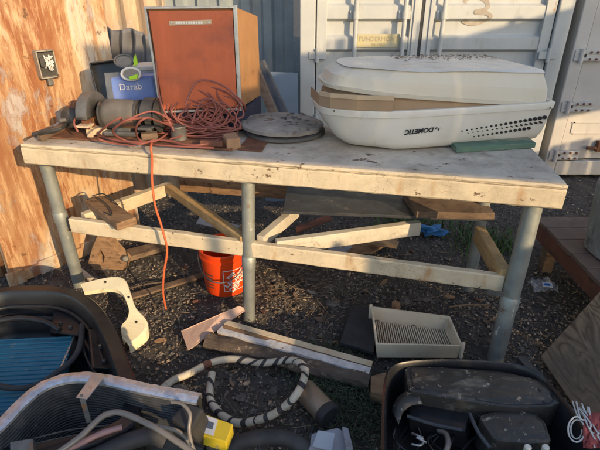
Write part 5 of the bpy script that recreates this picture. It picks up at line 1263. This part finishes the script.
# ---- scattered scraps and clutter
sc = random.Random(21)
def shard(px, py, s_, m, label, cat, group, h=.0):
    p = G(px, py, 0); p.z = gh(p.x, p.y)+.004+h; a = sc.uniform(0, 3.1); n = sc.choice((4, 5, 5, 6)); pts = []
    tx, ty = sc.uniform(-.3, .3), sc.uniform(-.3, .3)
    for k in range(n):
        th = 2*math.pi*k/n+sc.uniform(-.3, .3); x_, y_ = math.cos(th)*s_*sc.uniform(.8, 1.2), math.sin(th)*s_*.45*sc.uniform(.7, 1.2)
        X, Y_ = x_*math.cos(a)-y_*math.sin(a), x_*math.sin(a)+y_*math.cos(a); pts.append(p+V((X, Y_, X*tx+Y_*ty+.006)))
    mb = MB(); mb.prism(pts, (0, 0, -.006)); tag(mb.build(cat.replace(' ', '_'), m, origin=p, bevel=.001), label, cat, group)
for (a, b) in ((283, 287), (296, 297), (311, 279), (352, 284), (366, 291), (318, 318), (449, 297), (478, 300), (486, 322), (423, 288), (386, 262), (412, 250), (448, 258), (186, 268), (196, 300), (172, 322), (160, 340), (264, 312), (440, 243), (384, 282), (345, 296)):
    shard(a, b, sc.uniform(.018, .042), sc.choice(['wood_old', 'wood_mid', 'plat_edge', 'stone', 'grit_dark']), 'small dull flake of scrap lying among the litter under the bench', 'scrap flake', 'small dull scraps scattered on the dirt')
for k in range(46):
    a, b = sc.uniform(150, 520), sc.uniform(262, 350)
    if sc.random() < .5: a, b = sc.uniform(140, 380), sc.uniform(315, 420)
    shard(a, b, sc.uniform(.010, .024), sc.choice(['wood_old', 'wood_mid', 'stone', 'grit', 'chiplight', 'grit_dark', 'leaf']), 'small dull flake of scrap lying among the litter under the bench' if b < 312 else 'small dull flake of scrap lying on the dirt in front of the bench', 'scrap flake', 'small dull scraps scattered on the dirt')
for (a, b, l_, m_, lb) in ((300, 268, .20, 'wood_old', 'thin brown stick on the dirt just right of the middle leg'), (470, 306, .22, 'wood_old', 'dark stick on the dirt behind the ribbed tray and left of the right leg'), (395, 276, .16, 'wood_mid', 'short light brown stick on the dirt below the stretcher, left of the tray corner'), (148, 285, .18, 'bark', 'rough bark stick on the dirt left of the hanging orange cord'), (510, 268, .25, 'steel_dark', 'dark rod on the dirt right of the right bench leg')):
    p = G(a, b, .015); an_ = sc.uniform(-.5, .5); dv = V((math.cos(an_), math.sin(an_), 0)); mb = MB(); mb.tube([p-dv*l_/2, p-dv*l_*.1+V((0, .006, .004)), p+dv*l_/2], .0055, 8, sub=4, r1=.0035, wob=.0006)
    tag(mb.build('stick', m_, origin=p), lb, 'stick')
# more clutter on the bench by the grinder
p = G(67, 132, TT+.03); t = thing('electric_motor', V((p.x, p.y+.10, TT+.014)), 'dark greasy electric motor lying left of the bench grinder', 'motor')
mc = V((p.x-.0, p.y+.13, TT+.014+.052)); ma = V((.55, .8, .0)).normalized()
mb = MB(); mb.lathe(mc-ma*.06, ma, [(0, .02), (.002, .042), (.012, .050), (.10, .051), (.112, .044), (.116, .02)], 28); mb.build('body', 'steel_dark', t)
mb = MB(); mb.lathe(mc-ma*.062, -ma, [(0, .012), (.03, .011), (.032, .004)], 14); mb.build('shaft', 'steel_grey', t)
mb = MB(); mb.box(mc.x-.02, mc.x+.03, mc.y-.02, mc.y+.03, mc.z+.043, mc.z+.075); mb.build('terminal_box', 'rust', t, bevel=.004)
for (a, b, w_, d_, h_, m_, lb) in ((98, 134, .045, .02, .018, 'tan_light', 'small pale bracket scrap in front of the grinder left guard'), (150, 139, .035, .02, .015, 'wood_old', 'little brown block in front of the grinder right wheel'), (212, 146, .05, .012, .012, 'plat_edge', 'thin rusty bar lying before the cord heap next to the cup')):
    p = G(a, b, TT+.016); an_ = sc.uniform(-.5, .5); u_ = V((math.cos(an_), math.sin(an_), 0)); mb = MB(); mb.obox(p+V((0, 0, h_)), u_*w_, V((-u_.y, u_.x, 0))*d_, V((0, 0, h_))); tag(mb.build('metal_scrap', m_, origin=p, bevel=.003), lb, 'scrap')
# ================================================================== SHADE BOARDS BEHIND THE CAMERA (unseen, added to cast the shade on the yard)
SA, SE = math.radians(38), math.radians(18)
sd_, ud_ = V((math.sin(SA), -math.cos(SA), 0)), V((math.cos(SA), math.sin(SA), 0)); SD = 2.6; dz = SD*math.tan(SE)
t = thing('shade_boards', sd_*SD+ud_*1.5, 'unseen boards added behind the viewer to shade the yard', 'shade boards')
def fb(u0, u1, w0_, w1_, j=0, m='wood_old', name='board'):
    """added board in the shading plane: from u0 to u1 along it, shading heights w0..w1"""
    mb = MB(); p = sd_*(SD+j); lo, hi = max(w0_+dz, -.02), w1_+dz
    mb.prism([p+ud_*u0+V((0, 0, lo)), p+ud_*u1+V((0, 0, lo)), p+ud_*u1+V((0, 0, hi+R.uniform(-.012, .012))), p+ud_*u0+V((0, 0, hi))], sd_*.02); mb.build(name, m, t)
fr_ = random.Random(3)
u = 1.315
while u < 5.2:      # tall lower boards
    w = fr_.uniform(.13, .17); top = .80+.02*min(u-1.3, 1.0)+fr_.uniform(-.015, .015)
    fb(u, u+w, .12 if fr_.random() < .5 else -.4, top); u += w+(.012 if fr_.random() < .35 else .0)
u = -1.6
while u < 1.30:     # low boards
    w = fr_.uniform(.13, .17); w = min(w, 1.305-u)
    top = .50 if u > .25 else (.52 if u > .15 else .86)
    fb(u, u+w, -.9, top+fr_.uniform(-.03, .03)+(0 if u < 1 else -.03)); u += w+.002
# broad upper boards, their edges cut to place the shade
def slant(u0, u1, a0, a1, b0, b1):
    mb = MB(); p = sd_*SD; mb.prism([p+ud_*u0+V((0, 0, a0+dz)), p+ud_*u1+V((0, 0, a1+dz)), p+ud_*u1+V((0, 0, b1+dz)), p+ud_*u0+V((0, 0, b0+dz))], sd_*.02); mb.build('board', 'wood_old', t)
slant(.735, .888, 1.70, 1.66, 2.13, 2.11)
edge = lambda u: 1.375-.40*(u-.96) if u < 1.74 else 1.062
for (u0, u1, b0, b1) in ((.89, 1.165, 2.12, 2.10), (1.167, 1.36, 1.68, 1.70), (1.362, 1.44, 1.78, 1.78), (1.442, 1.738, 1.80, 1.84), (1.74, 2.3, 1.84, 1.86), (2.302, 2.75, 1.98, 1.93), (2.752, 3.3, 1.93, 1.88), (3.302, 3.9, 1.86, 1.90), (3.902, 5.4, 1.92, 1.99)):
    slant(u0, u1, edge(u0), edge(u1), b0, b1)
fb(3.9, 5.2, 1.86, 2.02, 0, name='board')
for (u0, u1) in ((2.55, 2.62), (2.86, 2.9), (3.02, 3.05), (2.50, 2.52)): fb(u0, u1, 1.84, 2.03)
for u in (1.31, 3.6, 5.2): fb(u-.0, u+.05, -1, .85 if u < 2 else 1.9, -.05, 'wood_mid', 'shade_post')
fb(.835, .885, .45, 1.10, .08, 'wood_mid', 'shade_post')  # lone upright added to shade part of the front stretcher
# ================================================================== WORLD, SUN, CAMERA
w = bpy.data.worlds.new('World'); S.world = w; w.use_nodes = True; nt = w.node_tree; bg = nt.nodes['Background']
sk = nt.nodes.new('ShaderNodeTexSky'); sk.sky_type = 'NISHITA'; sk.sun_disc = False; sk.sun_elevation = SE
sdir = V((math.sin(SA)*math.cos(SE), -math.cos(SA)*math.cos(SE), math.sin(SE)))
sk.sun_rotation = math.atan2(sdir.x, sdir.y); sk.dust_density = 1.2; sk.air_density = 1.0
nt.links.new(sk.outputs[0], bg.inputs[0]); bg.inputs[1].default_value = .15
L = bpy.data.lights.new('sun', 'SUN'); L.energy = 2.8; L.angle = math.radians(.5); L.color = (1.0, .72, .40)
so = bpy.data.objects.new('sun', L); COL.objects.link(so); so.rotation_euler = sdir.to_track_quat('Z', 'Y').to_euler()
cam = bpy.data.cameras.new('camera'); co_ = bpy.data.objects.new('camera', cam); COL.objects.link(co_)
cam.sensor_width = 36; cam.lens = F/600*36; cam.clip_end = 500; cam.clip_start = .02
co_.location = (0, 0, H); co_.rotation_euler = (math.radians(90)-TH, 0, 0); S.camera = co_
S.view_settings.view_transform = 'Standard'; S.view_settings.look = 'None'; S.view_settings.gamma = 1; S.view_settings.use_curve_mapping = False
S.view_settings.exposure = .95
S.render.resolution_x, S.render.resolution_y = 1024, 768
